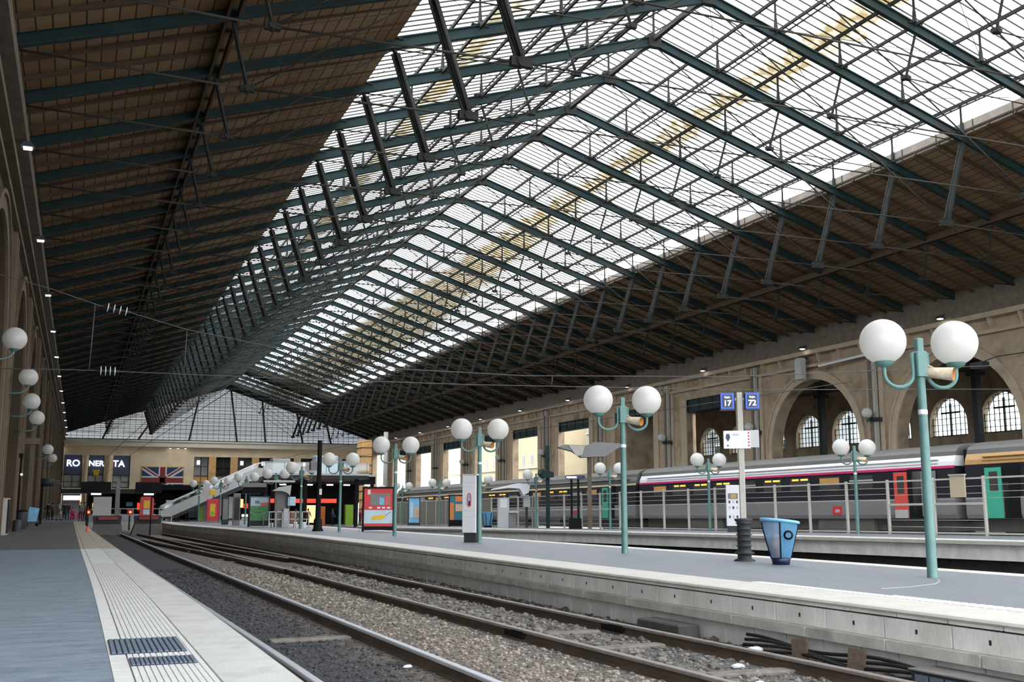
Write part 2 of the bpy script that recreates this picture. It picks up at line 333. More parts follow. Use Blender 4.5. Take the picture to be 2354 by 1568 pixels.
    def sweep(s, prof, path, mi=0):     # prof [(dx,z)] swept along path [(x,y)] with dx measured along +x; mi may be list per profile segment
        n = len(prof); v = []
        for (x, y) in path:
            for dx, z in prof: v.append((x + dx, y, z))
        o = len(s.v); s.v += v
        for i in range(len(path) - 1):
            for k in range(n - 1):
                s.f.append((o + i * n + k, o + (i + 1) * n + k, o + (i + 1) * n + k + 1, o + i * n + k + 1)); s.mi.append(mi[k] if isinstance(mi, (list, tuple)) else mi); s.sm.append(False)
        return s
    def mesh(s, name, mats):
        me = bpy.data.meshes.new(name); me.from_pydata(s.v, [], s.f)
        for m in (mats if isinstance(mats, (list, tuple)) else [mats]): me.materials.append(M[m] if isinstance(m, str) else m)
        me.polygons.foreach_set('material_index', s.mi); me.polygons.foreach_set('use_smooth', s.sm); me.update(); return me
    def build(s, name, mats, parent=None, kind=None):
        o = bpy.data.objects.new(name, s.mesh(name, mats)); COL.objects.link(o)
        if parent: o.parent = parent
        if kind: o['kind'] = kind
        return o

def fixn(o):
    import bmesh
    bm = bmesh.new(); bm.from_mesh(o.data); bmesh.ops.recalc_face_normals(bm, faces=bm.faces); bm.to_mesh(o.data); bm.free(); return o
def thing(name, label, cat, loc=(0, 0, 0), rz=0, group=None):
    o = bpy.data.objects.new(name, None); COL.objects.link(o); o.location = loc; o.rotation_euler = (0, 0, rz); o.empty_display_size = .2
    o['label'] = label; o['category'] = cat
    if group: o['group'] = group
    return o
def tag(o, label, cat, group=None, kind=None):
    o['label'] = label; o['category'] = cat
    if group: o['group'] = group
    if kind: o['kind'] = kind
    return o
def struct(o, label=None):
    o['kind'] = 'structure'
    if label: o['label'] = label; o['category'] = 'structure'
    return o
def kids(o): return CH.get(o.name, [])
def copy_tree(o, parent=None):
    c = o.copy(); COL.objects.link(c)
    if parent: c.parent = parent
    for ch in [x for x in o.children]: copy_tree(ch, c)
    return c
def dup(root, loc, rz=None, label=None, scale=None):
    r = copy_tree(root); r.location = loc
    if rz is not None: r.rotation_euler = (r.rotation_euler[0], r.rotation_euler[1], rz)
    if label: r['label'] = label
    if scale: r.scale = (scale,) * 3
    return r
def text(name, body, size, extrude, m, parent=None, loc=(0, 0, 0), rot=(PI / 2, 0, 0), bold=0.0, ax='CENTER'):
    cu = bpy.data.curves.new(name, 'FONT'); cu.body = body; cu.size = size; cu.extrude = extrude; cu.align_x = ax; cu.align_y = 'CENTER'; cu.offset = bold
    o = bpy.data.objects.new(name, cu); COL.objects.link(o)
    me = bpy.data.meshes.new_from_object(o.evaluated_get(bpy.context.evaluated_depsgraph_get()))
    bpy.data.objects.remove(o); me.materials.clear(); me.materials.append(M[m])
    o = bpy.data.objects.new(name, me); COL.objects.link(o); o.location = loc; o.rotation_euler = rot
    if parent: o.parent = parent
    return o
ORD = ['nearest', 'second', 'third', 'fourth', 'fifth', 'sixth', 'seventh', 'eighth', 'ninth', 'tenth', 'eleventh', 'twelfth', 'thirteenth', 'fourteenth', 'fifteenth', 'sixteenth', 'seventeenth', 'eighteenth', 'nineteenth', 'twentieth', 'twenty-first', 'twenty-second', 'twenty-third', 'twenty-fourth', 'twenty-fifth', 'twenty-sixth', 'twenty-seventh', 'twenty-eighth', 'twenty-ninth', 'thirtieth', 'thirty-first', 'thirty-second', 'thirty-third', 'thirty-fourth', 'thirty-fifth', 'thirty-sixth', 'thirty-seventh', 'thirty-eighth', 'thirty-ninth', 'fortieth', 'forty-first', 'forty-second', 'forty-third', 'forty-fourth']
random.seed(4)

# =================================================================== ROOF
XR, ZR = 22.6, 21.3            # ridge
UN, ZN = 13.1, 17.1            # edge of the glazing
UE, ZE = 25.2, 13.2            # eaves
SL = (ZR - ZN) / UN
SP, Y0T = 4.4, 34.8            # truss spacing
NEAR = -6; FAR = 35            # truss indices
YA, YB = -2.0, 190.0
def zr(u): return ZR - abs(u) * SL if abs(u) <= UN else ZN - (abs(u) - UN) * (ZN - ZE) / (UE - UN)
XWL, XWR = XR - UE - .1, XR + UE + .1     # wall faces  -2.7 / 47.9

def truss_parts(s):
    """meshes of one half truss (s=+1 right, -1 left), local origin at ridge"""
    def P(u, z, y=0): return (s * u, y, z - ZR)
    out = []
    mb = MB(); mb.ibeam(P(0, ZR + .22), P(UN, ZN + .22), .2, .42); mb.ibeam(P(UN, ZN + .22), P(UE + .3, ZE + .15), .2, .4)
    out.append(('rafter', mb, 'iron_teal'))
    J = (11.85, 13.25); S1 = (18.7, 13.1); S1t = (19.2, zr(19.2)); S2t = (6.55, zr(6.55)); S2 = (5.95, 17.3)
    def strut(top, bot, r):
        a = Vector(P(*top)); b = Vector(P(*bot)); mb = MB()
        k = 5; pts = [a.lerp(b, i / k) for i in range(k + 1)]; rr = [r * (.6 + .55 * math.sin(PI * i / k)) for i in range(k + 1)]
        mb.tube(pts, rr, 6); d = (b - a).normalized()
        mb.beam(a.lerp(b, .04), a.lerp(b, .96), r * 2.6, r * .5, up=(0, 1, 0)); mb.beam(a.lerp(b, .04), a.lerp(b, .96), r * .5, r * 2.6, up=(0, 1, 0))
        return mb
    out.append(('strut', strut((UN, ZN), J, .13), 'iron_dark'))
    out.append(('strut', strut(S1t, S1, .05), 'iron_dark'))
    out.append(('strut', strut(S2t, S2, .045), 'iron_dark'))
    def cast(p, r, _=0):
        c = P(*p); mb = MB(); mb.box(c[0] - r * 1.7, c[0] + r * 1.7, -.09, .09, c[2] - r * .7, c[2] + r * .7); mb.tube([(c[0], -.14, c[2]), (c[0], .14, c[2])], r * .8, 10); return mb
    for p, r in ((J, .19), (S1, .12), (S2, .11)): out.append(('joint_casting', cast(p, r), 'iron_dark'))
    for a, b, r in ((J, S1, .035), (S1, (UE, ZE + .1), .035), (S1, (UN, ZN), .026), ((0, ZR), S2, .03), (S2, J, .035), (S2, (UN, ZN), .026), (J, (0, 13.25 + .0), .028)):
        out.append(('tie_rod', MB().tube([P(*a), P(*b)], r, 6), 'rod'))
    for u in (3.3, 6.55, 9.85, UN):
        c = Vector(P(u, zr(u) + .42)); mb = MB()
        mb.lathe([(.17, 0), (.09, .12), (.07, .5), (.055, .55), (.045, 1.25), (.08, 1.3), (.08, 1.33)], c, 8)
        mb.beam(c + Vector((-.34, 0, .0)), c + Vector((.34, 0, 0)), .16, .07)
        out.append(('glazing_post', mb, 'iron_dark'))
    return out
proto = thing('roof_truss', 'x', 'roof truss', (XR, Y0T + NEAR * SP, ZR), 0, 'green iron trusses carrying the station roof')
meshes = []
for s in (1, -1):
    for nm, mb, m in truss_parts(s): meshes.append((nm, mb.mesh(nm, m)))
mb = MB().lathe([(.17, .4), (.09, .5), (.06, .6), (.05, 1.75), (.09, 1.8)], (0, 0, 0), 8); meshes.append(('glazing_post', mb.mesh('glazing_post', 'iron_dark')))
mb = MB().box(-.3, .3, -.14, .14, -.1, .5); meshes.append(('ridge_casting', mb.mesh('ridge_casting', 'iron_dark')))
for nm, me in meshes:
    o = bpy.data.objects.new(nm, me); COL.objects.link(o); o.parent = proto
# merged mesh for the distant trusses
vv = MB()
for s in (1, -1):
    for nm, mb, m in truss_parts(s):
        o = len(vv.v); vv.v += [tuple(q) for q in mb.v]; vv.f += [tuple(o + i for i in f) for f in mb.f]
        vv.mi += [{'iron_teal': 0, 'iron_dark': 1, 'rod': 2}[m]] * len(mb.f); vv.sm += mb.sm
far_me = vv.mesh('roof_truss', ['iron_teal', 'iron_dark', 'rod'])
for i, k in enumerate(range(NEAR, FAR + 1)):
    y = Y0T + k * SP
    lab = 'riveted green iron roof truss with tie rods, %s from the camera end of the hall' % ORD[i]
    if i == 0: proto['label'] = lab; continue
    if k < 16: t = copy_tree(proto); t.location = (XR, y, ZR); t['label'] = lab
    else:
        t = bpy.data.objects.new('roof_truss', far_me); COL.objects.link(t); t.location = (XR, y, ZR)
        tag(t, lab, 'roof truss', 'green iron trusses carrying the station roof')

# purlins and ridge
def purlin(u, dz, w, h, label, m='iron_dark'):
    mb = MB(); x = XR + u; z = zr(u) + dz
    mb.box(x - w / 2, x + w / 2, YA, YB, z - h / 2, z + h / 2)
    return tag(mb.build('purlin', m), label, 'purlin', 'long iron purlins under the roof')
nmside = {1: 'right', -1: 'left'}
for s in (1, -1):
    for q, u in enumerate((3.3, 6.55, 9.85, UN)):
        purlin(s * u, 1.78, .09, .15, 'thin upper iron purlin under the %s glazing, %s from the ridge' % (nmside[s], ['first', 'second', 'third', 'fourth'][q]))
    for q, u in enumerate((3.3, 6.55, 9.85)):
        purlin(s * u, .35, .1, .12, 'thin lower iron purlin joining the rafters on the %s side, %s from the ridge' % (nmside[s], ['first', 'second', 'third'][q]), 'rod')
purlin(0, .3, .2, .22, 'ridge purlin joining the tops of all trusses', 'rod'); purlin(0, 1.85, .14, .18, 'top ridge bar of the glazed lantern')
# glazing, bars, fascias, soffits
for n_, s in ((1, -1), (2, 1)):
    e = thing('window_%d' % n_, 'glazed %s slope of the station roof with many thin bars' % nmside[s], 'window'); e['kind'] = 'structure'
    dz = 1.9; e.location = (XR, 0, 0)
    MB().add([(0, YA, ZR + dz), (s * (UN + .35), YA, zr(UN + .35) + dz), (s * (UN + .35), YB, zr(UN + .35) + dz), (0, YB, ZR + dz)], [(0, 1, 2, 3)]).build('glass_pane', 'glaz_r' if s > 0 else 'glaz_l', e)
    mb = MB(); y = YA
    while y < YB:
        mb.beam((0, y, ZR + dz), (s * (UN + .35), y, zr(UN + .35) + dz), .028, .06); y += SP / 9
    for u in (0.1, 5.0, UN + .33): mb.box(s * u - .03, s * u + .03, YA, YB, zr(u) + dz - .03, zr(u) + dz + .03)
    mb.build('glazing_bars', 'rod', e)
    # diagonal wind braces just under the glass
    mb = MB()
    for k in range(NEAR, 30):
        ya = Y0T + k * SP
        for (u0, u1) in ((0, 3.3), (3.3, 9.85), (9.85, UN)):
            z0 = zr(u0) + .5; z1 = zr(u1) + .5
            if k % 2 == 0: mb.tube([(s * u0, ya, z0), (s * u1, ya + SP, z1)], .014, 4, caps=False)
            else: mb.tube([(s * u1, ya, z1), (s * u0, ya + SP, z0)], .014, 4, caps=False)
    mb.build('wind_brace', 'rod', e)
    # fascia at the foot of the glazing
    x = XR + s * (UN + .12); f = MB().box(x - .05, x + .05, YA, YB, ZN + .36, ZN + .92)
    y = YA + 1
    while y < YB: f.box(x - s * .07 - .02, x - s * .07 + .02, y, y + .03, ZN + .36, ZN + .92, 1); y += 2.2
    struct(f.build('trim_%d' % n_, ['fascia', 'rail_side']), 'pale fascia board along the foot of the %s glazing' % nmside[s])
    # boarded soffit
    a = (s * UN, ZN + .46); b = (s * (UE + .7), ZE + .3)
    sl = math.atan2(b[1] - a[1], abs(b[0] - a[0])); L = math.hypot(b[1] - a[1], b[0] - a[0])
    c = MB().box(0, L, YA, YB, 0, .1)
    o = c.build('ceiling_%s' % nmside[s], 'board'); struct(o, 'brown boarded roof slope on the %s side of the hall' % nmside[s])
    if s > 0: o.matrix_world = Matrix.Translation((XR + a[0], 0, a[1])) @ Matrix.Rotation(-sl, 4, 'Y')
    else: o.matrix_world = Matrix.Translation((XR + a[0], 0, a[1])) @ Matrix.Rotation(PI + sl, 4, 'Y')
    # battens between trusses (surface members of the ceiling)
    cb = MB(); k = NEAR * 3 + 3
    while Y0T + k * SP / 3 < YB:
        if k % 3: cb.beam((XR + s * UN, Y0T + k * SP / 3, ZN + .4), (XR + s * UE, Y0T + k * SP / 3, ZE + .26), .1, .13)
        k += 1
    bt = cb.build('battens', 'chevron'); bt['kind'] = 'structure'; bt.parent = o; bt.matrix_parent_inverse = o.matrix_world.inverted()
    u = 19.2; lb = MB(); x = XR + s * u; z = zr(u) + .1
    lb.box(x - .2, x - .12, YA, YB, z - .12, z + .22); lb.box(x + .12, x + .2, YA, YB, z - .12, z + .22)
    tag(lb.build('purlin', 'chevron'), 'brown double purlin halfway down the boarded %s slope' % nmside[s], 'purlin', 'long iron purlins under the roof')
    # gutter beam on the wall head
    x = XR + s * (UE + .0)
    g = MB().box(x - .28, x + .5, YA, YB, ZE - 1.15, ZE - .35).box(x - .02, x + .5, YA, YB, ZE - .35, ZE + .5) if s > 0 else MB().box(x - .5, x + .42, YA, YB, ZE - .55, ZE - .05).box(x - .5, x + .02, YA, YB, ZE - .05, ZE + .5)
    struct(g.build('trim_%d' % (n_ + 2), 'gutter'), 'long stone gutter beam along the top of the %s wall' % nmside[s])
# =================================================================== SIDE WALLS
BAY = 13.2; YP = 55.3 - 5 * BAY        # pier centre lines
def wall_face(mb, sx, X, th, ya, yb, ztop, kind):
    """one bay of wall between pier centres; inner face at X, thickness th away from hall (sx=+1 right, -1 left)"""
    ym = (ya + yb) / 2; X2 = X + sx * th
    def q(pts, mi=0): mb.add(pts, [tuple(range(len(pts)))], mi)
    if kind == 'arch':
        hw, zs, r = 4.9, 5.1, 4.9; n = 20
        arc = [(ym - hw, -1)] + [(ym + r * math.cos(PI - PI * i / n), zs + r * math.sin(PI * i / n)) for i in range(n + 1)] + [(ym + hw, -1)]
    else:
        hw = 4.35; arc = [(ym - hw, -1), (ym - hw, 10.1), (ym + hw, 10.1), (ym + hw, -1)]
    for XX in (X, X2):
        q([(XX, ya, -1), (XX, ym - hw, -1), (XX, ym - hw, arc[1][1]), (XX, ya, arc[1][1])]); q([(XX, ym + hw, -1), (XX, yb, -1), (XX, yb, arc[-2][1]), (XX, ym + hw, arc[-2][1])])
        top = arc[1:-1]
        q([(XX, ya, top[0][1]), (XX, top[0][0], top[0][1]), (XX, ya, ztop)]); q([(XX, yb, top[-1][1]), (XX, top[-1][0], top[-1][1]), (XX, yb, ztop)])
        tops = [(ya + (yb - ya) * i / (len(top) - 1)) for i in range(len(top))]
        for i in range(len(top) - 1): q([(XX, *top[i]), (XX, *top[i + 1]), (XX, tops[i + 1], ztop), (XX, tops[i], ztop)])
    for i in range(len(arc) - 1): q([(X, *arc[i]), (X, *arc[i + 1]), (X2, *arc[i + 1]), (X2, *arc[i])])
    if kind == 'arch':    # archivolt ring standing a little proud
        xo = X - sx * .1; n = 24
        for (r0, r1, p) in ((4.9, 5.35, .1), (5.35, 5.5, .18)):
            xo = X - sx * p; ri = []; ro = []
            for i in range(n + 1):
                t = PI - PI * i / n; ri.append((ym + r0 * math.cos(t), zs + r0 * math.sin(t))); ro.append((ym + r1 * math.cos(t), zs + r1 * math.sin(t)))
            ri = [(ym - r0, -.6)] + ri + [(ym + r0, -.6)]; ro = [(ym - r1, -.6)] + ro + [(ym + r1, -.6)]
            for i in range(len(ri) - 1):
                q([(xo, *ri[i]), (xo, *ri[i + 1]), (xo, *ro[i + 1]), (xo, *ro[i])], 1); q([(xo, *ro[i]), (xo, *ro[i + 1]), (X, *ro[i + 1]), (X, *ro[i])], 1); q([(xo, *ri[i]), (xo, *ri[i + 1]), (X, *ri[i + 1]), (X, *ri[i])], 1)
for sx, side in ((1, 'right'), (-1, 'left')):
    X = XWR if sx > 0 else XWL
    mb = MB()
    for i in range(15):
        ya = YP + i * BAY; yb = min(ya + BAY, YB)
        kind = 'arch' if (i <= 5 or sx < 0) else 'rect'
        if yb - ya < 8 or (sx < 0 and i < 1): continue  # left wall's unseen first bay is left out to let side daylight in
        wall_face(mb, sx, X, .9, ya, yb, 12.4, kind)
        for yy in (ya - .75, ya + .35):     # pilasters either side of the pier line
            mb.box(min(X, X - sx * .14), max(X, X - sx * .14), yy, yy + .4, -.3, 10.9, 1)
        if kind == 'rect':
            ym = (ya + yb) / 2
            for e in (-4.35, 4.05): mb.box(min(X, X - sx * .1), max(X, X - sx * .1), ym + e - .3, ym + e + .3 + .3, -.3, 10.1, 1)
    if sx > 0:
        mb.box(X - .22, X, YP, YB, 10.85, 11.05, 1); mb.box(X - .4, X, YP, YB, 11.75, 12.05, 1)
    else:
        mb.box(X, X + .2, YP + 1 * BAY, YB, 10.85, 11.05, 1); mb.box(X, X + .3, YP + 1 * BAY, YB, 11.75, 12.0, 1)
    w = struct(mb.build('wall_%s' % side, ['stone', 'stone_l'] if sx > 0 else ['stone_soot', 'stone_shade_l']), 'long %s stone wall of the hall with big openings' % side)  # stone_soot is wall stone darkened to stand for the left wall's shade
    # small triangular consoles under the cornice
    cb = MB(); y = YP + 1.1
    while y < YB and sx > 0:
        x1 = X - sx * .32
        cb.prism([(X, 11.75), (x1, 11.75), (X, 10.95)], y, y + .16); y += 2.2
    if sx > 0: cb.build('console', 'stone_l', w)
# annex aisle behind the right wall: outer wall with arched windows, roof, dark posts
XO = 56.0
mb = MB(); wins = []
WC = [27.6, 32.6, 37.6, 42.8, 47.9, 52.9, 57.6, 63.0, 68.3, 73.0, 78.0, 83.1, 88.1, 93.1]
for wi, yc in enumerate(WC[1:-1]):
    hw, zs = 1.75, 6.75; n = 12; ya, yb = (WC[wi] + yc) / 2, (WC[wi + 2] + yc) / 2
    arc = [(yc - hw, 5.9)] + [(yc + hw * math.cos(PI - PI * i / n), zs + hw * 1.05 * math.sin(PI * i / n)) for i in range(n + 1)] + [(yc + hw, 5.9)]
    top = arc[1:-1]; q = lambda pts, mi=0: mb.add(pts, [tuple(range(len(pts)))], mi)
    if 1:
        for XX in (XO, XO + .6):
            q([(XX, ya, -1), (XX, yb, -1), (XX, yb, 5.9), (XX, ya, 5.9)])
            q([(XX, ya, 5.9), (XX, yc - hw, 5.9), (XX, yc - hw, zs), (XX, ya, zs)]); q([(XX, yb, 5.9), (XX, yc + hw, 5.9), (XX, yc + hw, zs), (XX, yb, zs)])
            q([(XX, ya, zs), (XX, top[0][0], zs), (XX, ya, 11)]); q([(XX, yb, zs), (XX, top[-1][0], zs), (XX, yb, 11)])
            tops = [(ya + (yb - ya) * i / (len(top) - 1)) for i in range(len(top))]
            for i in range(len(top) - 1): q([(XX, *top[i]), (XX, *top[i + 1]), (XX, tops[i + 1], 11), (XX, tops[i], 11)])
        for i in range(len(arc) - 1): q([(XO, *arc[i]), (XO, *arc[i + 1]), (XO + .6, *arc[i + 1]), (XO + .6, *arc[i])])
        q([(XO, yc - hw, 5.9), (XO, yc + hw, 5.9), (XO + .6, yc + hw, 5.9), (XO + .6, yc - hw, 5.9)])
        wins.append((yc, arc))
struct(mb.build('wall_outer', 'stone'), 'outer aisle wall with arched windows seen through the big arches')
for i, (yc, arc) in enumerate(wins):
    e = thing('window_%d' % (i + 3), 'arched multi-pane aisle window, %s from the camera end' % ORD[i], 'window', (XO + .3, yc, 5.9)); e['kind'] = 'structure'
    fr = MB()
    for k in range(-4, 5):
        yy = k * .42; zt = .85 + math.sqrt(max(0, 1.75 ** 2 - yy * yy)) * 1.05; fr.box(-.03, .03, yy - .02, yy + .02, 0, zt)
    for k in range(7):
        zz = k * .42; h = 1.75 if zz < .85 else math.sqrt(max(0, 1.75 ** 2 - ((zz - .85) / 1.05) ** 2)); fr.box(-.03, .03, -h, h, zz - .02, zz + .02)
    fr.box(-.06, .06, -.06, .06, 0, 2.3); fr.box(-.06, .06, -.85, .85, 1.6, 1.72); fr.box(-.06, .06, -1.75, 1.75, 0, .1)
    fr.build('window_frame', 'dgrey', e)
    MB().add([(0, a[0] - yc, a[1] - 5.9) for a in arc], [tuple(range(len(arc)))]).build('glass_pane', 'clear', e)
struct(MB().box(XWR + .9, XO + .6, 27, 92, 10.2, 10.5).build('ceiling_aisle', 'chevron'), 'dark ceiling of the side aisle')
struct(MB().box(XWR + .9, XO + .6, 91.4, 92, -1, 10.4).box(XWR + .9, XO + .6, 26.4, 27, -1, 10.4).build('wall_aisle_end', 'stone'), 'cross wall closing the side aisle')
for i, y in enumerate((44.3, 51.05, 61.58, 66.25, 76.0)):
    t = MB().box(51.9, 52.3, y - .2, y + .2, -1, 10.2).box(51.7, 52.5, y - .4, y + .4, 9.2, 9.5).box(51.75, 52.45, y - .35, y + .35, -1, 0)
    tag(t.build('aisle_post', 'dgrey'), 'dark square post standing in the side aisle, %s from the camera end' % ORD[i], 'post', 'dark posts in the side aisle')
# lintel beams over the rectangular openings
for i in range(6, 14):
    ym = YP + (i + .5) * BAY; t = MB(); X = XWR
    t.box(X + .15, X + .5, ym - 4.5, ym + 4.5, 9.2, 10.15)
    for k in range(5): t.box(X + .08, X + .15, ym - 4 + 2 * k - .04, ym - 4 + 2 * k + .04, 9.25, 10.1)
    t.box(X + .05, X + .6, ym - 4.5, ym + 4.5, 9.1, 9.22)
    tag(t.build('lintel_beam', 'iron_teal'), 'dark green steel lintel over the %s square opening of the right wall' % ['first', 'second', 'third', 'fourth', 'fifth', 'sixth', 'seventh', 'eighth'][i - 6], 'lintel', 'steel lintels of the right wall')
# side room walls behind square openings (pier returns) and dark posts
# downpipes on the right wall
pr = None
for i in range(4, 14):
    y = YP + i * BAY; X = XWR
    lab = 'pale downpipe with a dark bracket on the right wall pier, %s from the camera end' % ORD[i - 4]
    if pr is None:
        pr = thing('downpipe', lab, 'pipe', (X, y, 0), 0, 'downpipes on the right wall piers')
        MB().box(-.42, -.18, -.32, -.1, -.3, 11.6).box(-.3, -.1, .18, .36, -.3, 11.6).build('pipe', 'pipe', pr)
        MB().box(-.5, -.08, -.1, .18, -.3, 11).build('shadow_gap', 'gutter', pr)
        MB().box(-.5, -.1, -.6, .5, 6.5, 6.75).box(-.9, -.4, -.1, .05, 6.55, 6.65).build('bracket', 'dgrey', pr)
    else: dup(pr, (X, y, 0), 0, lab)
# left wall backing aisle
struct(MB().box(XWL - 6, XWL - 5.7, YP + 1 * BAY, YB, -1, 12).build('wall_left_aisle', 'stone_soot'), 'dim back wall of the left side aisle')  # stone_soot is wall stone darkened to stand for shade
struct(MB().box(XWL - 6, XWL - .9, YP + 1 * BAY, YB, 10.4, 10.6).build('ceiling_left_aisle', 'chevron'), 'dim ceiling of the left side aisle')
struct(MB().box(-90, XWL - .95, -90, YP + 1 * BAY, -1.3, -.75).box(XWL - 1, 90, -90, -8, -1.3, -.75).build('floor_yard', 'concrete'), 'open ground outside the near end of the hall')
struct(MB().box(XWL - 6, XWL, YP + 1 * BAY, YB, -.3, -.01).build('floor_left_aisle', 'asphalt_l'), 'dim floor of the left side aisle')
# =================================================================== END WALL AND GABLE
YE = 188.0
mb = MB()
cols = [(-2.45, .3), (1.25, 3.65), (5.05, 7.7)] + [(17.85 + 3.6 * i, 20.25 + 3.6 * i) for i in range(8)]
mb.box(XWL, XWR, YE, YE + 1, 9.5, 11.0)
xs = [XWL] + [v for c in cols for v in c] + [XWR]
for i in range(0, len(xs), 2): mb.box(xs[i], xs[i + 1], YE, YE + 1, 4.1, 9.5, 1 if 7 < i < 16 else 0)
mb.box(XWL, XWR, YE - .05, YE + 1, 3.9, 4.15)
for i in range(0, len(xs), 2):
    if xs[i] < 17: mb.box(xs[i], xs[i + 1], YE, YE + 1, -.2, 4.1)
    else: mb.box(xs[i], xs[i + 1], YE + .1, YE + 1, -.2, 3.9, 1)
we = struct(mb.build('wall_end', ['cream', 'orange_st']), 'cream stone end wall of the hall below the gable')
struct(MB().box(XWL, XWR, YE - .9, YE + 1, 11.0, 12.0).box(XWL, XWR, YE - 1.1, YE, 11.8, 12.05).build('trim_5', 'cream_l'), 'pale cornice band across the end wall')
struct(MB().box(XWL, XWR, YE + 3, YE + 3.3, -.2, 10).build('wall_end_back', 'dark'), 'dark interior behind the end wall openings')
struct(MB().box(XWL, XWR, YE + 1, YE + 3, 9.5, 9.7).build('ceiling_end_room', 'dark'))
# round engaged columns
for i, x in enumerate((.78, 4.35)):
    t = MB().lathe([(.5, 0), (.5, .5), (.38, .6), (.36, 8.8), (.5, 9.0), (.55, 9.4), (.4, 9.5)], (x, YE - .3, 0), 16)
    tag(t.build('stone_column', 'cream'), 'round cream column %s on the end wall' % ('between the first and second lit sign windows', 'between the second and third lit sign windows')[i], 'column', 'round columns of the end wall')
for i, (x0, x1) in enumerate(cols):
    e = thing('window_%d' % (i + 20), ['upper window with blue lit shop sign, left of the three sign windows', 'upper window with blue lit shop sign, middle of the three sign windows', 'upper window with blue lit shop sign, right of the three sign windows'][i] if i < 3 else 'upper end wall window, %s right of the flag' % ['first', 'second', 'third', 'fourth', 'fifth', 'sixth', 'seventh', 'eighth'][i - 3], 'window', ((x0 + x1) / 2, YE + .4, 4.2)); e['kind'] = 'structure'
    w = (x1 - x0) / 2
    fr = MB(); fr.box(-w, w, -.1, .1, 0, .12); fr.box(-w, w, -.1, .1, 2.0, 2.15); fr.box(-w, -w + .1, -.1, .1, 0, 5.3); fr.box(w - .1, w, -.1, .1, 0, 5.3); fr.box(-.04, .04, -.08, .08, 0, 2); fr.box(-w, w, -.08, .08, .95, 1.03)
    if i > 2: fr.box(-.05, .05, -.08, .08, 2, 5.3); fr.box(-w, w, -.08, .08, 3.6, 3.7)
    fr.build('window_frame', 'dgrey', e)
    MB().box(-w, w, .15, .2, 0, 2).build('lower_blind', 'lgrey' if i < 3 else ('winamber' if i % 2 else 'glassd'), e)
    MB().box(-w, w, .2, .25, 2, 5.3).build('upper_pane', 'bluedk' if i < 3 else ('glassd' if i % 2 else 'dark'), e)
    if i > 2 and i != 4: MB().box(-.7, -.2, .05, .1, 4.0, 4.7).build('lit_pane', 'lit_w', e)
for (x, s_) in ((-1.05, 'RO'), (2.45, 'NER'), (5.9, 'TA')):
    o = text('sign_letters', s_, 1.45 if s_ != 'NER' else 1.25, .08, 'lit_w', None, (x, YE + .1, 8.1), bold=.03)
    tag(o, 'glowing white letters %s in the blue upper window of the end wall' % s_, 'sign', 'lit letters of the shop sign on the end wall')
tag(MB().prism([(1.9, 7.1), (3.1, 7.2), (2.9, 6.2), (2.2, 6.1)], YE + .1, YE + .2).build('shop_logo', 'yellow'), 'small yellow sign below the lit letters of the end wall', 'sign')
tag(MB().box(-2.2, .3, YE - .6, YE - .3, 2.2, 2.9).build('lit_panel', 'lit_w'), 'bright white lit panel over the passage door in the end wall', 'lit sign')
# flag
def clip(poly, x0, x1, y0, y1):
    def cl(P, f, g):
        o = []
        for i in range(len(P)):
            a, b = P[i - 1], P[i]
            if f(b):
                if not f(a): o.append(g(a, b))
                o.append(b)
            elif f(a): o.append(g(a, b))
        return o
    def ix(v): return lambda a, b: (v, a[1] + (b[1] - a[1]) * (v - a[0]) / (b[0] - a[0]))
    def iy(v): return lambda a, b: (a[0] + (b[0] - a[0]) * (v - a[1]) / (b[1] - a[1]), v)
    poly = cl(poly, lambda p: p[0] >= x0, ix(x0)); poly = cl(poly, lambda p: p[0] <= x1, ix(x1)); poly = cl(poly, lambda p: p[1] >= y0, iy(y0)); return cl(poly, lambda p: p[1] <= y1, iy(y1))
fl = thing('wall_flag', 'large red white and blue Union flag in a wooden frame on the end wall', 'flag', (12.85, YE - .15, 5.5))
fw, fh = 3.3, 2.15
MB().box(-fw - .12, fw + .12, 0, .12, -fh - .12, fh + .12).build('frame', 'orange_st', fl)
MB().box(-fw, fw, -.03, 0, -fh, fh).build('blue_field', 'navy' if False else 'cloth_b', fl)
dmb = MB(); rmb = MB()
for sg in (1, -1):
    L = math.hypot(fw, fh); nx, ny = -sg * fh / L, fw / L
    for wd, b_, dy, off in ((.36, dmb, -.04, 0), (.13, rmb, -.05, .08)):
        pl = [(-fw * 1.2 + nx * (wd + off), -sg * fh * 1.2 + ny * (wd + off)), (fw * 1.2 + nx * (wd + off), sg * fh * 1.2 + ny * (wd + off)), (fw * 1.2 - nx * (wd - off), sg * fh * 1.2 - ny * (wd - off)), (-fw * 1.2 - nx * (wd - off), -sg * fh * 1.2 - ny * (wd - off))]
        pl = clip(pl, -fw, fw, -fh, fh)
        b_.prism(pl, dy + .001 * sg, dy + .01 + .001 * sg)
dmb.box(-.65, .65, -.062, -.055, -fh, fh); dmb.box(-fw, fw, -.062, -.055, -.65, .65)
dmb.build('white_bars', 'paper', fl); rmb.box(-.42, .42, -.075, -.066, -fh, fh); rmb.box(-fw, fw, -.075, -.066, -.42, .42); rmb.build('red_bars', 'red_d', fl)
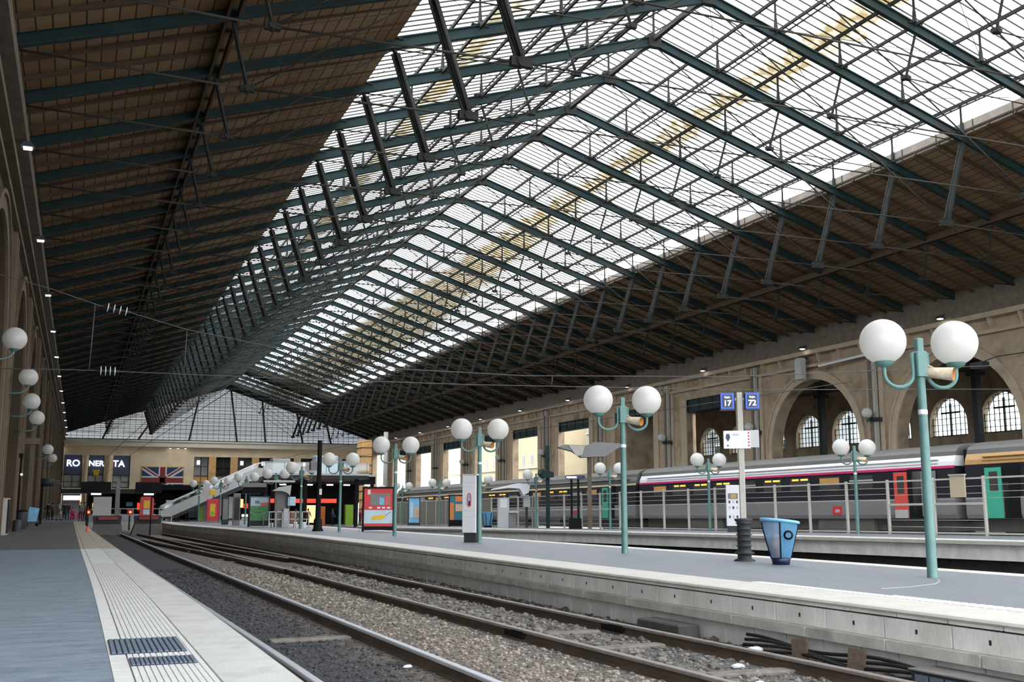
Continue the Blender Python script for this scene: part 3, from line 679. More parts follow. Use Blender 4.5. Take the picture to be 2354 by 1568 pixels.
# gable
e = thing('window_40', 'big glazed gable with dark mullions above the end wall cornice', 'window', (XR, YE, 0)); e['kind'] = 'structure'
gp = [(-UE, 12.0), (UE, 12.0), (UE, ZE), (UN, ZN + .4), (0, ZR + .4), (-UN, ZN + .4), (-UE, ZE)]
MB().add([(a, .1, b) for a, b in gp], [tuple(range(len(gp)))]).build('glass_pane', 'gable_glass', e)
mb = MB(); th = MB()
def gz(u): return zr(u) + .35
for k in range(-28, 29):
    u = k * .9
    if abs(u) < UE: mb.box(u - .025, u + .025, 0, .08, 12, gz(u))
for k in range(1, 15):
    z = 12 + k * .68
    if z < ZN + .3: u = UN + (ZN + .3 - z) / ((ZN - ZE) / (UE - UN)); u = min(u, UE)
    else: u = max(0, (ZR + .3 - z) / SL)
    if u > 0: mb.box(-u, u, 0, .08, z - .03, z + .03)
for (u0, u1) in ((-5.8, -4.3), (2.2, .8), (-14, -10), (7, 6.2), (13.5, 12.2), (18.5, 17.5), (-19.5, -18)):
    a = u1; th.beam((u0 if abs(u0) < UE else u1, -.05, 12), (a, -.05, gz(a) if abs(a) > 1 else gz(a)), .28, .25, up=(0, 1, 0))
th.box(-UE, UE, -.1, .2, 11.95, 12.25)
mb.build('mullions', 'iron_dark', e); th.build('main_ribs', 'iron_dark', e)
struct(MB().prism([(XR - UE, ZE - .2), (XR - UN, ZN - .1), (XR, ZR - .1), (XR + UN, ZN - .1), (XR + UE, ZE - .2), (XR + UE, ZE + .4), (XR + UN, ZN + .5), (XR, ZR + .5), (XR - UN, ZN + .5), (XR - UE, ZE + .4)], YE - .3, YE + .1).build('trim_6', 'iron_teal'), 'end rafter framing the glazed gable')
# boarded strips crossing the glazing near the far end
for i, (ya, yb) in enumerate(((163, 170), (182, 189))):
    mb = MB()
    for s in (1, -1): mb.add([(XR, ya, ZR + .6), (XR + s * UN, ya, ZN + .6), (XR + s * UN, yb, ZN + .6), (XR, yb, ZR + .6), (XR, ya, ZR + .9), (XR + s * UN, ya, ZN + .9), (XR + s * UN, yb, ZN + .9), (XR, yb, ZR + .9)], [(0, 1, 2, 3), (4, 7, 6, 5), (0, 4, 5, 1), (3, 2, 6, 7), (1, 5, 6, 2)])
    struct(mb.build('ceiling_strip_%d' % (i + 1), 'chevron' if i == 0 else 'fascia'), ['dark boarded strip crossing the roof glazing near the far end', 'pale boarded strip of roof next to the glazed gable'][i])
# =================================================================== GROUND, PLATFORMS, TRACKS
def interp(tab):
    ys = np.array([a for a, b in tab], float); xs = np.array([b for a, b in tab], float)
    g = np.arange(ys[0], ys[-1] + .01, .5); v = np.interp(g, ys, xs)
    w = np.exp(-np.linspace(-2, 2, 17) ** 2); w /= w.sum(); vp = np.pad(v, 8, mode='edge')
    vp[:8] = v[0] - (v[1] - v[0]) * np.arange(8, 0, -1); vp[-8:] = v[-1] + (v[-1] - v[-2]) * np.arange(1, 9)
    sm = np.convolve(vp, w, 'valid')
    return lambda y: float(np.interp(y, g, sm))
eLo = interp([(-8, 1.3), (6.4, 1.28), (12.7, 1.24), (20.4, 1.09), (46.5, .72), (67.6, .46), (86, .4)])
eLi = interp([(-8, .27), (6.8, .26), (14.9, .24), (28.6, .12), (86, -.25)])
eP = interp([(-8, 7.68), (9, 7.66), (30, 7.62), (38, 7.45), (44, 7.2), (50, 6.9), (56, 6.45), (62, 5.85), (67, 5.45), (73, 5.3), (86, 5.5)])
eQ = interp([(-8, 13.5), (12, 13.42), (23, 13.3), (33, 13.05), (46, 12.75), (60, 12.3), (86, 11.5)])
r1 = interp([(-8, 2.17), (9.9, 2.12), (20, 1.92), (40, 1.55), (54, 1.33), (73.5, 1.0)])
r3 = interp([(-8, 5.66), (8.5, 5.58), (13, 5.42), (20, 5.24), (28, 5.1), (40, 4.78), (54, 4.25), (73.5, 3.35)])
def ysteps(a, b, st=1.0):
    n = max(1, int(round((b - a) / st))); return [a + (b - a) * i / n for i in range(n + 1)]
def strip(f0, f1, ya, yb, z, st=1.0, mb=None, mi=0, fz=None):
    mb = mb or MB(); ys = ysteps(ya, yb, st); v = []
    for y in ys:
        zz = z if fz is None else fz(y); v += [(f0(y), y, zz), (f1(y), y, zz)]
    return mb.add(v, [(2 * i, 2 * i + 1, 2 * i + 3, 2 * i + 2) for i in range(len(ys) - 1)], mi)
YC = 84.0       # concourse begins
_m = strip(lambda y: XWL - .9, eLi, -8, 28.4, 0, 2); strip(lambda y: XWL - .9, eLi, 28.4, YC, 0, 2, _m, 1)
struct(_m.build('floor_left_platform', ['asphalt_l', 'asphalt_far']), 'blue grey asphalt of the left platform')
# left coping: border strip, grooved tactile band, plain slabs
mb = MB(); G = .012
def slabrow(f0, f1, ya, yb, L, z, mi, gap=.008, mb=mb):
    y = ya
    while y < yb:
        y2 = min(y + L, yb) - gap; v = [(f0(y), y, z), (f1(y), y, z), (f1(y2), y2, z), (f0(y2), y2, z)]
        vb = [(a, b, z - .05) for a, b, c in v]; mb.add(v + vb, [(0, 1, 2, 3), (0, 4, 5, 1), (1, 5, 6, 2), (2, 6, 7, 3), (3, 7, 4, 0)], mi); y += L
wL = lambda t: (lambda y: eLi(y) + (eLo(y) - eLi(y)) * t)
slabrow(eLi, wL(.105), -2, 28.4, .32, .004, 1); slabrow(eLi, wL(.105), 28.4, YC, 2.4, .004, 4)
for k in range(12):
    a = .115 + k * .0375; slabrow(wL(a), wL(a + .031), -2, 21, .9, .006, 1)
slabrow(wL(.115), wL(.565), 21, 28.4, 1.2, .005, 1); slabrow(wL(.115), wL(.565), 28.6, YC, 3.0, .005, 4)
slabrow(wL(.575), wL(.995), -2, 28.4, 3.4, .004, 0, gap=.01); slabrow(wL(.575), wL(.995), 28.6, YC, 3.4, .004, 4, gap=.01)
strip(eLi, eLo, -8, YC, -.02, 2, mb, 2)
ys = ysteps(-8, YC, 2); v = []
for y in ys: v += [(eLo(y), y, .004), (eLo(y), y, -.08), (eLo(y) - .12, y, -.1), (eLo(y) - .12, y, -.8)]
mb.add(v, [f for i in range(len(ys) - 1) for f in ((4 * i, 4 * i + 4, 4 * i + 5, 4 * i + 1),)], 0)
mb.add(v, [f for i in range(len(ys) - 1) for f in ((4 * i + 1, 4 * i + 5, 4 * i + 6, 4 * i + 2), (4 * i + 2, 4 * i + 6, 4 * i + 7, 4 * i + 3))], 3)
struct(mb.build('floor_left_edge', ['slab', 'tactile', 'groove', 'ledge', 'slab_tan']), 'pale stone edge of the left platform with grooved tactile band')
# ribbed guidance mats set in the left platform edge
def rib_mat(name, label, x0, x1, y0, y1, n, z=.012):
    t = thing(name, label, 'floor mat', ((x0 + x1) / 2, y0, 0))
    w = (x1 - x0) / 2
    MB().box(-w, w, 0, y1 - y0, .004, z).build('backing', 'mat_dark', t)
    r = MB(); st = 2 * w / n
    for k in range(n): r.bbox(-w + st * k + st * .12, -w + st * (k + 1) - st * .16, .01, y1 - y0 - .01, z, z + .006, .003)
    r.build('rib', 'mat_blue', t)
rib_mat('tactile_mat', 'wide dark ribbed metal mat crossing the tactile band of the left platform edge', .27, .77, 8.0, 8.86, 13)
rib_mat('tactile_mat', 'narrow navy ribbed mat nearest the camera in the left platform edge', .375, .78, 7.38, 7.74, 14)
# middle platform
mb = MB(); strip(lambda y: eP(y) + .85, lambda y: eQ(y) - .5, -8, YC + 4, 0, 1, mb); struct(mb.build('floor_middle_platform', 'asphalt'), 'grey asphalt top of the middle platform')
mb = MB()
path = [(eP(y), y) for y in ysteps(-8, YC + 2, 1)]
mb.sweep([(.85, .003), (.07, .003), (.02, -.006), (0, -.03), (.01, -.045)], path, 0)
path = [(eQ(y), y) for y in ysteps(-8, YC + 2, 1)]
mb.sweep([(-.5, .004), (-.03, .004), (0, -.02), (0, -.1), (-.1, -.12), (-.1, -1.0)], path, [0, 0, 0, 2, 2])
struct(mb.build('floor_middle_edge', ['coping', 'slab', 'ledge']), 'pale rounded coping along both edges of the middle platform')
# face of the middle platform: rows of blocks with open joints over a black backing
mb = MB()
def blocks(ya, yb, L, z0, z1, proud, mi, off=0, hole=False, jit=0):
    y = ya + off; k = 0
    while y < yb:
        LL = L * (1 + jit * (random.random() - .5)); y2 = y + LL - .028; xa, xb = eP(y) + proud, eP(y2) + proud
        v = [(xa, y, z0), (xb, y2, z0), (xb + .2, y2, z0), (xa + .2, y, z0), (xa, y, z1), (xb, y2, z1), (xb + .2, y2, z1), (xa + .2, y, z1)]
        mb.add(v, [(0, 1, 2, 3)[::-1], (4, 5, 6, 7), (0, 4, 5, 1), (1, 5, 6, 2), (3, 2, 6, 7), (0, 3, 7, 4)], mi)
        if hole and y < 40:
            ym = (y + y2) / 2; x_ = (xa + xb) / 2; mb.box(x_ - .003, x_ + .01, ym - .014, ym + .014, (z0 + z1) / 2 - .02, (z0 + z1) / 2 + .025, 2)
        y += LL; k += 1
blocks(-6, 80, .62, -.086, -.047, .03, 0, jit=.3)
blocks(-6, 80, .92, -.31, -.104, .035, 0, off=.25, hole=True)
blocks(-6, 80, 1.35, -.42, -.312, -.07, 1, off=.1, jit=.2)
blocks(-6, 80, .62, -.95, -.43, .05, 0, off=.2, jit=.35)
strip(lambda y: eP(y) + .12, lambda y: eP(y) + .121, -8, 82, 0, 1)
ys = ysteps(-8, 82, 1); v = []
for y in ys: v += [(eP(y) + .1, y, -.03), (eP(y) + .1, y, -1)]
mb.add(v, [(2 * i, 2 * i + 2, 2 * i + 3, 2 * i + 1) for i in range(len(ys) - 1)], 2)
struct(mb.build('wall_middle_platform', ['block', 'ledge', 'joint']), 'concrete block face of the middle platform above the ballast')
# dotted tactile blocks of the middle platform near the camera
mb = MB(); y = 6.4
while y < 12.5:
    w = .12 if y < 9 else .09; mb.box(eP(y) + .87, eP(y) + .87 + (.26 if y < 10 else .18), y, y + w * .6, .001, .006); y += w
struct(mb.build('floor_tactile_blocks', 'white'), 'white dashed tactile blocks on the middle platform')
# concourse beyond the buffer stops
struct(MB().box(XWL - .9, 13.2, YC, 188, -.4, 0).build('floor_concourse', 'asphalt'), 'concourse floor beyond the buffer stops')
TZ = lambda y: -.00872 * (y - 30)
struct(MB().box(13.2, 48, 100, 188, -.9, -.5).build('floor_concourse_right', 'asphalt'), 'lower concourse floor on the right')
struct(MB().box(XWL, eP(YC) + .2, YC - .2, YC, -1, -.02).build('wall_concourse_edge', 'ledge'), 'end wall of the track pit')
# ballast bed
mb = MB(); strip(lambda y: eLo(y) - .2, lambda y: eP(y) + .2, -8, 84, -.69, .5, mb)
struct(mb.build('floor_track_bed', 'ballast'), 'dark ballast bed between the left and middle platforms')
def bed(x, y): return -.69
st = MB(); rnd = random.Random(8)
ico = [(0, 0, 1), (.89, 0, .45), (.28, .85, .45), (-.72, .53, .45), (-.72, -.53, .45), (.28, -.85, .45), (.72, .53, -.45), (-.28, .85, -.45), (-.89, 0, -.45), (-.28, -.85, -.45), (.72, -.53, -.45)]
ifc = [(0, 1, 2), (0, 2, 3), (0, 3, 4), (0, 4, 5), (0, 5, 1), (1, 6, 2), (2, 6, 7), (2, 7, 3), (3, 7, 8), (3, 8, 4), (4, 8, 9), (4, 9, 5), (5, 9, 10), (5, 10, 1), (1, 10, 6)]
n = 0
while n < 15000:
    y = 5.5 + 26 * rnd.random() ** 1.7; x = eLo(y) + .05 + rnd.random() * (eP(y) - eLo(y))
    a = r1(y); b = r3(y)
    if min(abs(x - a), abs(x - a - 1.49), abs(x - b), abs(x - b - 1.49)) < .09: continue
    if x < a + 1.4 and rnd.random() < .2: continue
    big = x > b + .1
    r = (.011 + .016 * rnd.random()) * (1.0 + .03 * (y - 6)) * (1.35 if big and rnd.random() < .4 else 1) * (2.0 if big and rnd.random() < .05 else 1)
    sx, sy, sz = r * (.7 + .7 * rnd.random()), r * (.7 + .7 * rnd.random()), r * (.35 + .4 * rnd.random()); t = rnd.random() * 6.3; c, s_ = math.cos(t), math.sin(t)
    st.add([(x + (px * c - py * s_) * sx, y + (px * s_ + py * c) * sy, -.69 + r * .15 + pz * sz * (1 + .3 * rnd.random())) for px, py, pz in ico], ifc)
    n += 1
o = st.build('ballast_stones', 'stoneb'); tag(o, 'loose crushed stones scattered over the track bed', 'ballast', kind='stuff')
# rails
def rail(fx, ya, yb, label, z=-.55, shiny='rail_top', st=1.0, group='running rails', name='rail', tilt=False):
    r = MB(); ys = ysteps(ya, yb, st)
    prof = [(-.07, -.14), (-.07, -.125), (-.012, -.11), (-.012, -.04), (-.046, -.034), (-.046, -.008), (-.036, 0), (.036, 0), (.046, -.008), (.046, -.034), (.012, -.044), (.012, -.11), (.07, -.125), (.07, -.14)]
    if tilt: r.sweep([(a, z + b) for a, b in prof], [(fx(y), y) for y in ys], [0] * 4 + [1] * 5 + [0] * 4)
    else: r.sweep([(a, z + b) for a, b in prof], [(fx(y), y) for y in ys], [0] * 4 + [1] * 5 + [0] * 4)
    return tag(r.build(name, ['rail_side', shiny]), label, 'rail', group)
rail(r1, -4, 70.5, 'steel rail right beside the left platform edge')
rail(lambda y: r1(y) + 1.49, -4, 70.5, 'brightly polished rail, second from the left platform')
rail(r3, -4, 70.5, 'rust brown rail, second from the middle platform wall', shiny='rail_dull')
rail(lambda y: r3(y) + 1.49, -4, 70.5, 'brown rail running closest to the middle platform wall', shiny='rail_dull')
xo = interp([(27, 5.05), (36, 4.6), (50, 3.5), (58, 2.95)])
rail(lambda y: xo(y) + .03, 28, 57, 'dark crossover rail joining the two tracks, left one', shiny='rail_dull')
xo2 = interp([(33, 6.35), (42, 5.6), (60, 4.1), (68, 3.6)])
rail(lambda y: xo2(y) - .05, 34, 67, 'dark crossover rail joining the two tracks, right one', shiny='rail_dull')
# fishplates and chairs
def plate(fx, y, side, label):
    t = MB(); x = fx(y) + side * .03; t.box(x - .018, x + .018, y - .3, y + .3, -.665, -.575)
    for k in range(4): t.box(x + side * .02 - .012, x + side * .02 + .012, y - .22 + .14 * k, y - .18 + .14 * k, -.64, -.6)
    t.box(x - .02, x + .02, y - .32, y - .3, -.69, -.57)
    tag(t.build('fishplate', 'black'), label, 'fishplate', 'bolted joint plates on the rails')
plate(lambda y: r1(y) + 1.49, 11.6, 1, 'black bolted joint plate on the polished rail near a white pebble'); plate(r3, 13.3, -1, 'black joint plate on the rust brown rail'); plate(lambda y: r3(y) + 1.49, 13.4, -1, 'black toothed joint plate on the rail closest to the platform wall')
for fx in (lambda y: r1(y) + 1.49, r3, lambda y: r3(y) + 1.49):
    pass
# partly buried sleepers
for i, (x0, x1, y, a) in enumerate(((2.35, 3.4, 14.1, .04), (2.75, 3.6, 9.3, -.05), (3.9, 4.9, 34.6, .02), (4.0, 4.75, 36.4, 0), (5.75, 6.8, 11.9, .05), (6.0, 7.0, 9.6, -.03), (5.9, 6.7, 13.5, .02), (6.1, 7.0, 8.3, .05))):
    t = MB().bbox(-(x1 - x0) / 2, (x1 - x0) / 2, -.11, .11, -.1, .035, .015).build('sleeper', 'sleeper'); t.location = ((x0 + x1) / 2, y, -.69); t.rotation_euler = (0, 0, a)
    tag(t, 'worn grey sleeper in the ballast ' + ('between the rails of the left track, farther one', 'between the rails of the left track, nearer one', 'lying between the two tracks, nearer of the far pair', 'lying between the two tracks, farther of the far pair', 'of the right track behind the white rag', 'of the right track at the frame bottom', 'of the right track by the black joint plate', 'of the right track nearest the camera')[i], 'sleeper', 'sleepers showing in the ballast')
# low grey concrete block against the platform wall
t = MB().bbox(-.16, .16, -.55, .55, -.03, .19, .02).build('concrete_block', 'charcoal'); t.location = (7.42, 12.85, -.69); t.rotation_euler = (0, 0, .02); tag(t, 'dark grey concrete kerb block lying against the middle platform wall', 'concrete block')
t = thing('cable_trough', 'dark slatted trough box under the platform wall in the bottom right corner', 'cable box', (7.45, 7.4, -.69))
b_ = MB().bbox(-.12, .2, -.8, .8, 0, .19, .01); b_.build('box', 'dgrey', t)
b_ = MB()
for k in range(8): b_.box(-.128, -.12, -.75 + .19 * k, -.75 + .19 * k + .16, .02, .16)
b_.build('panel', 'mat_blue', t); MB().bbox(-.14, .22, -.82, .82, .19, .205, .004).build('lid', 'concrete', t)
for j in range(4):
    pts = [(7.56 - .025 * j, y, -.53 - .032 * j + .03 * math.sin(y * 3 + j)) for y in np.linspace(8.2, 11.2, 18)]
    tag(MB().tube(pts, .019, 8).build('cable', 'cable'), 'thick black cable along the foot of the platform wall, %s' % ['topmost of four', 'second from top of four', 'third from top of four', 'lowest of four'][j], 'cable', 'black cables on the platform wall')
for j, (y, tl) in enumerate(((9.15, .1), (10.05, -.08))):
    t = MB().box(-.012, .012, -.1, .1, 0, .27).build('cable_bracket', 'rustp'); t.location = (7.47, y, -.7); t.rotation_euler = (tl, .05, .3)
    tag(t, 'rusty bracket plate holding the black cables, ' + ('nearer one', 'farther one')[j], 'bracket', 'rusty brackets under the platform wall')
def rag(x, y, r, label, m='paper', z=-.67, seed=0):
    rr = random.Random(seed); v = MB(); n_, m_ = 10, 5; vs = []
    for i in range(m_ + 1):
        for k in range(n_):
            t = 2 * PI * k / n_; q = r * math.sin(PI * i / m_) * (.7 + .6 * rr.random()) + .001; vs.append((x + q * math.cos(t) * 1.4, y + q * math.sin(t), z + r * .5 * -math.cos(PI * i / m_) * (.7 + .6 * rr.random())))
    v.add(vs, [(i * n_ + k, i * n_ + (k + 1) % n_, (i + 1) * n_ + (k + 1) % n_, (i + 1) * n_ + k) for i in range(m_) for k in range(n_)], 0, True)
    return tag(v.build('litter', m), label, 'litter', 'pieces of litter on the tracks')
rag(6.62, 10.0, .055, 'crumpled white rag between the rails of the right track', seed=1); rag(7.36, 10.75, .07, 'white plastic bag by the wall cables', seed=2, z=-.62)
rag(3.35, 11.3, .035, 'white pebble beside the polished rail joint plate', seed=3); rag(7.3, 8.3, .05, 'yellowish paper scrap by the rail closest to the wall', 'horn', seed=4)
rag(3.55, 23, .05, 'white scrap in the dark ballast, middle distance', seed=5); rag(4.1, 43, .09, 'left of two white paper scraps far along the tracks', seed=6); rag(4.5, 43, .09, 'right of two white paper scraps far along the tracks', seed=7)
rag(6.2, 9.0, .04, 'pale stone shard by the nearest right track sleeper', seed=8)
# pit between middle platform and fenced platform
p3e = interp([(8, 25.85), (30, 25), (50, 24.2), (66, 23.2), (76, 21.6), (86, 19.2), (94, 16.4), (100, 14)])
mb = MB().box(12.5, 31.5, -8, 101, -1.05, -1.0); struct(mb.build('floor_dark_pit', 'pitblack'), 'dark track pit beyond the middle platform')
for i, x in enumerate((14.4, 15.89, 19.2, 20.69)):
    rail(lambda y, x=x: x - .03 * (y - 10) * (.5 + .5 * (i > 1)), 8, 84, 'rusty rail in the dark pit beyond the middle platform, %s from the left' % ['first', 'second', 'third', 'fourth'][i], z=-.86, shiny='rail_dull', st=4)
def P3(X0, y, h=0): return (X0 - .0377 * (y - 30), y, h + TZ(y))
mb = MB(); ys = ysteps(8, 100, 2); v = []
for y in ys: v += [(p3e(y) + .5, y, TZ(y)), (30.7 - .0377 * (y - 30), y, TZ(y)), (30.7 - .0377 * (y - 30), y, TZ(y) - 1.2)]
mb.add(v, [f for i in range(len(ys) - 1) for f in ((3 * i, 3 * i + 1, 3 * i + 4, 3 * i + 3), (3 * i + 1, 3 * i + 2, 3 * i + 5, 3 * i + 4))], 0)
v = []
for y in ys: x = p3e(y); z = TZ(y); v += [(x + .5, y, z + .004), (x + .04, y, z + .004), (x, y, z - .03), (x, y, z - .14), (x + .1, y, z - .16), (x + .1, y, z - .6), (x + .3, y, z - .61), (x + .3, y, -1.1)]
for s_, mi in ((0, 1), (1, 1), (2, 1), (3, 2), (4, 2), (5, 3), (6, 3)):
    mb.add(v, [(8 * i + s_, 8 * i + 8 + s_, 8 * i + 9 + s_, 8 * i + 1 + s_) for i in range(len(ys) - 1)], mi)
struct(mb.build('floor_fenced_platform', ['asphalt', 'coping', 'block', 'pitblack']), 'fenced right platform with pale edge')
struct(MB().box(33.9, 47.9, 8, 100, -.4, 0.0).build('floor_far_platform', 'asphalt'), 'platform behind the train')
struct(MB().box(30, 36, 8, 100, -1.3, -1.25).build('floor_train_bed', 'pitblack'), 'track bed under the train')
struct(MB().box(47.9, 90, 8, 200, -.5, -.3).build('floor_street', 'concrete'), 'street and aisle floor beyond the right wall')
# buildings across the street, seen through the square openings
def building(x, y0, y1, h, label, m, rows, fl):
    t = thing('street_building', label, 'building', (x, y0, -.3)); L = y1 - y0
    MB().box(0, 8, 0, L, 0, h).build('facade', m, t); MB().box(-.35, 0, 0, L, h - .5, h).build('roof_edge', 'white', t)
    for r in range(rows):
        y = 1.2
        while y < L - 2:
            w = MB(); z = fl + r * 2.9; w.box(-.06, 0, y, y + 1.3, z, z + 1.7); wo_ = w.build('window', 'white', t); MB().box(-.09, -.06, y + .12, y + 1.18, z + .12, z + 1.58).build('pane', 'glassd', wo_); y += 3.4
        MB().box(-.25, 0, 0, L, fl + r * 2.9 - .5, fl + r * 2.9 - .35).build('balcony_band', 'lgrey', t)
building(72, 96, 119, 18, 'grey street building with white windows seen through the square openings', 'bldg', 4, 4.2)
building(72, 120, 148, 18, 'second grey street building farther along, seen through the square openings', 'bldg', 4, 4.2)
building(66, 150, 300, 15, 'beige street building seen through the farthest square openings', 'bldg_b', 2, 5)
t = MB().box(60, 60.6, 93, 160, -.3, 4.6).box(59.6, 60.8, 93, 160, 4.6, 4.9); struct(t.build('wall_street', 'bldg_b'), 'low beige boundary wall outside the square openings')
# =================================================================== LAMPS
def make_lamp(label, group):
    t = thing('globe_lamp', label, 'lamp', (0, 0, 0), 0, group)
    MB().lathe([(.078, 0), (.078, .02), (.074, .03), (.066, 2.0), (.06, 3.0)], n=16).build('pole', 'lamp_g', t)
    MB().bbox(-.085, .085, -.09, .09, 2.62 + .3, 3.3, .015).bbox(-.05, .05, -.055, .055, 3.3, 3.5, .01).build('head_box', 'lamp_g', t)
    MB().lathe([(.064, 2.36), (.068, 2.37), (.068, 2.42), (.064, 2.43)], n=16).build('collar', 'white', t)
    for s in (1, -1):
        pts = [(s * .115, 0, 3.28), (s * .115, 0, 2.98)]
        for k in range(13):
            a = PI * k / 12; pts.append((s * (.115 + .225 * (1 - math.cos(a))), 0, 2.96 - .2 * math.sin(a)))
        pts.append((s * .565, 0, 3.1))
        ar = MB().tube(pts, .03, 10).build('arm', 'lamp_g', t)
        MB().lathe([(.06, 3.06), (.13, 3.1), (.14, 3.14)], (s * .565, 0, 0), 16).build('cup', 'lamp_g', ar)
        MB().ball((s * .565, 0, 3.44), .335, 32, 20, cut=-.9).build('globe', 'globe', t)
    R_ = Matrix.Rotation(math.radians(98), 4, 'Y') @ Matrix.Identity(4)
    R_ = Matrix.Rotation(math.radians(-42), 4, 'Z') @ R_
    h = MB(); h.lathe([(.001, -.16), (.075, -.15), (.082, 0), (.095, .2), (.1, .27)], (.17, -.1, 2.97), 16, M_=R_)
    ho = h.build('loudspeaker', 'horn', t)
    MB().lathe([(.096, .268), (.075, .1), (.001, .08)], (.17, -.1, 2.97), 16, M_=R_).build('speaker_mouth', 'horn_in', ho)
    MB().tube([(.03, -.02, 3.05), (.09, -.06, 3.09), (.17, -.1, 3.04)], .012, 6).build('bracket', 'horn', ho)
    return t
lampA = make_lamp('green pole lamp with two white globes, nearest the camera on the middle platform', 'globe lamps on the middle platform')
LP = [(11.52, 12.33), (11.32, 21.4), (10.9, 29.6), (10.58, 37.5), (10.15, 44.4), (9.86, 51.4), (9.95, 59.1), (9.35, 66), (8.7, 73), (8.0, 79.5)]
for i, (x, y) in enumerate(LP):
    if i == 0: lampA.location = (x, y, 0); lampA.rotation_euler = (0, 0, math.radians(-15)); continue
    sc = [1, .99, .955, .94, .87, .84, .82, .82, .8, .78][i]
    dup(lampA, (x, y, 0), math.radians(-15), 'green pole lamp with two white globes on the middle platform, %s from the camera' % ORD[i], sc)
for i, y in enumerate((34.4, 44.5, 54.2, 63.9, 73.3, 81.9, 91.2, 99)):
    r = dup(lampA, P3(28.7, y), math.radians(-12), 'twin globe lamp standing by the beige fence, %s from the camera' % ORD[i], .99); r['group'] = 'globe lamps by the beige fence'
# single globes on wall brackets
def wall_lamp(loc, s, label, group):
    t = thing('wall_lamp', label, 'lamp', loc, 0, group)
    MB().ball((0, 0, .34), .335, 28, 18, cut=-.9).build('globe', 'globe', t)
    a = MB().tube([(0, 0, .02), (0, 0, -.06), (s * .08, 0, -.16), (s * .25, 0, -.25), (s * .5, 0, -.27), (s * .78, 0, -.25)], .03, 8).build('arm', 'lamp_g', t)
    MB().lathe([(.05, -.02), (.12, .02), (.14, .05)], n=14).build('cup', 'lamp_g', a)
    return t
w0 = wall_lamp((XWL + .75, 33.4, 5.45), -1, 'white globe on a curved wall bracket of the left wall, nearest the camera', 'globe lamps on the left wall')
for i, (y, z) in enumerate(((42.8, 5.4), (46.6, 4.85), (53.2, 4.7), (74, 4.3), (87, 4.3))):
    dup(w0, (XWL + .75, y, z), None, 'white globe on a curved wall bracket of the left wall, %s from the camera' % ORD[i + 1])
w1 = wall_lamp((XWR - .95, 55.2, 6.7), 1, 'white globe bracketed to the right wall pier nearest the camera', 'globe lamps on the right wall piers')
for i in range(1, 7): dup(w1, (XWR - .95, 55.2 + BAY * i, 6.7), None, 'white globe bracketed to the right wall, %s pier from the camera' % ORD[i])
# small floodlights under the cornice
def spot(loc, s, label, group):
    t = thing('floodlight', label, 'floodlight', loc, 0, group)
    MB().beam((0, 0, .12), (s * .5, 0, .35), .05, .05).build('bracket', 'dgrey', t)
    MB().prism([(-.22, 0), (.22, 0), (.1, .17), (-.1, .17)], -.18, .18).build('housing', 'dgrey', t)
    MB().box(-.13, .13, -.12, .12, -.04, 0).build('lens', 'lamp_on', t)
    return t
s0 = spot((XWR - .75, 48.6, 12.15), 1, 'small lit floodlight under the cornice of the right wall, nearest the camera', 'floodlights under the right cornice')
for i in range(1, 11): dup(s0, (XWR - .75, 48.6 + BAY * i, 12.15), None, 'small lit floodlight under the cornice of the right wall, %s from the camera' % ORD[i])
s1 = spot((XWL + .55, 36.4, 12.45), -1, 'small lit floodlight under the left gutter beam, nearest the camera', 'floodlights under the left gutter beam')
for i in range(1, 12): dup(s1, (XWL + .55 + .0 * i, 36.4 + 13.0 * i, 12.45 - .0 * i), None, 'small lit floodlight under the left gutter beam, %s from the camera' % ORD[i])
for i, x in enumerate((9.35, 10.6, 11.8)): dup(s1, (x + 4.5, YE - .5, 10.83), 0, 'small lit floodlight under the end cornice above the flag, %s of three' % ['left', 'middle', 'right'][i])
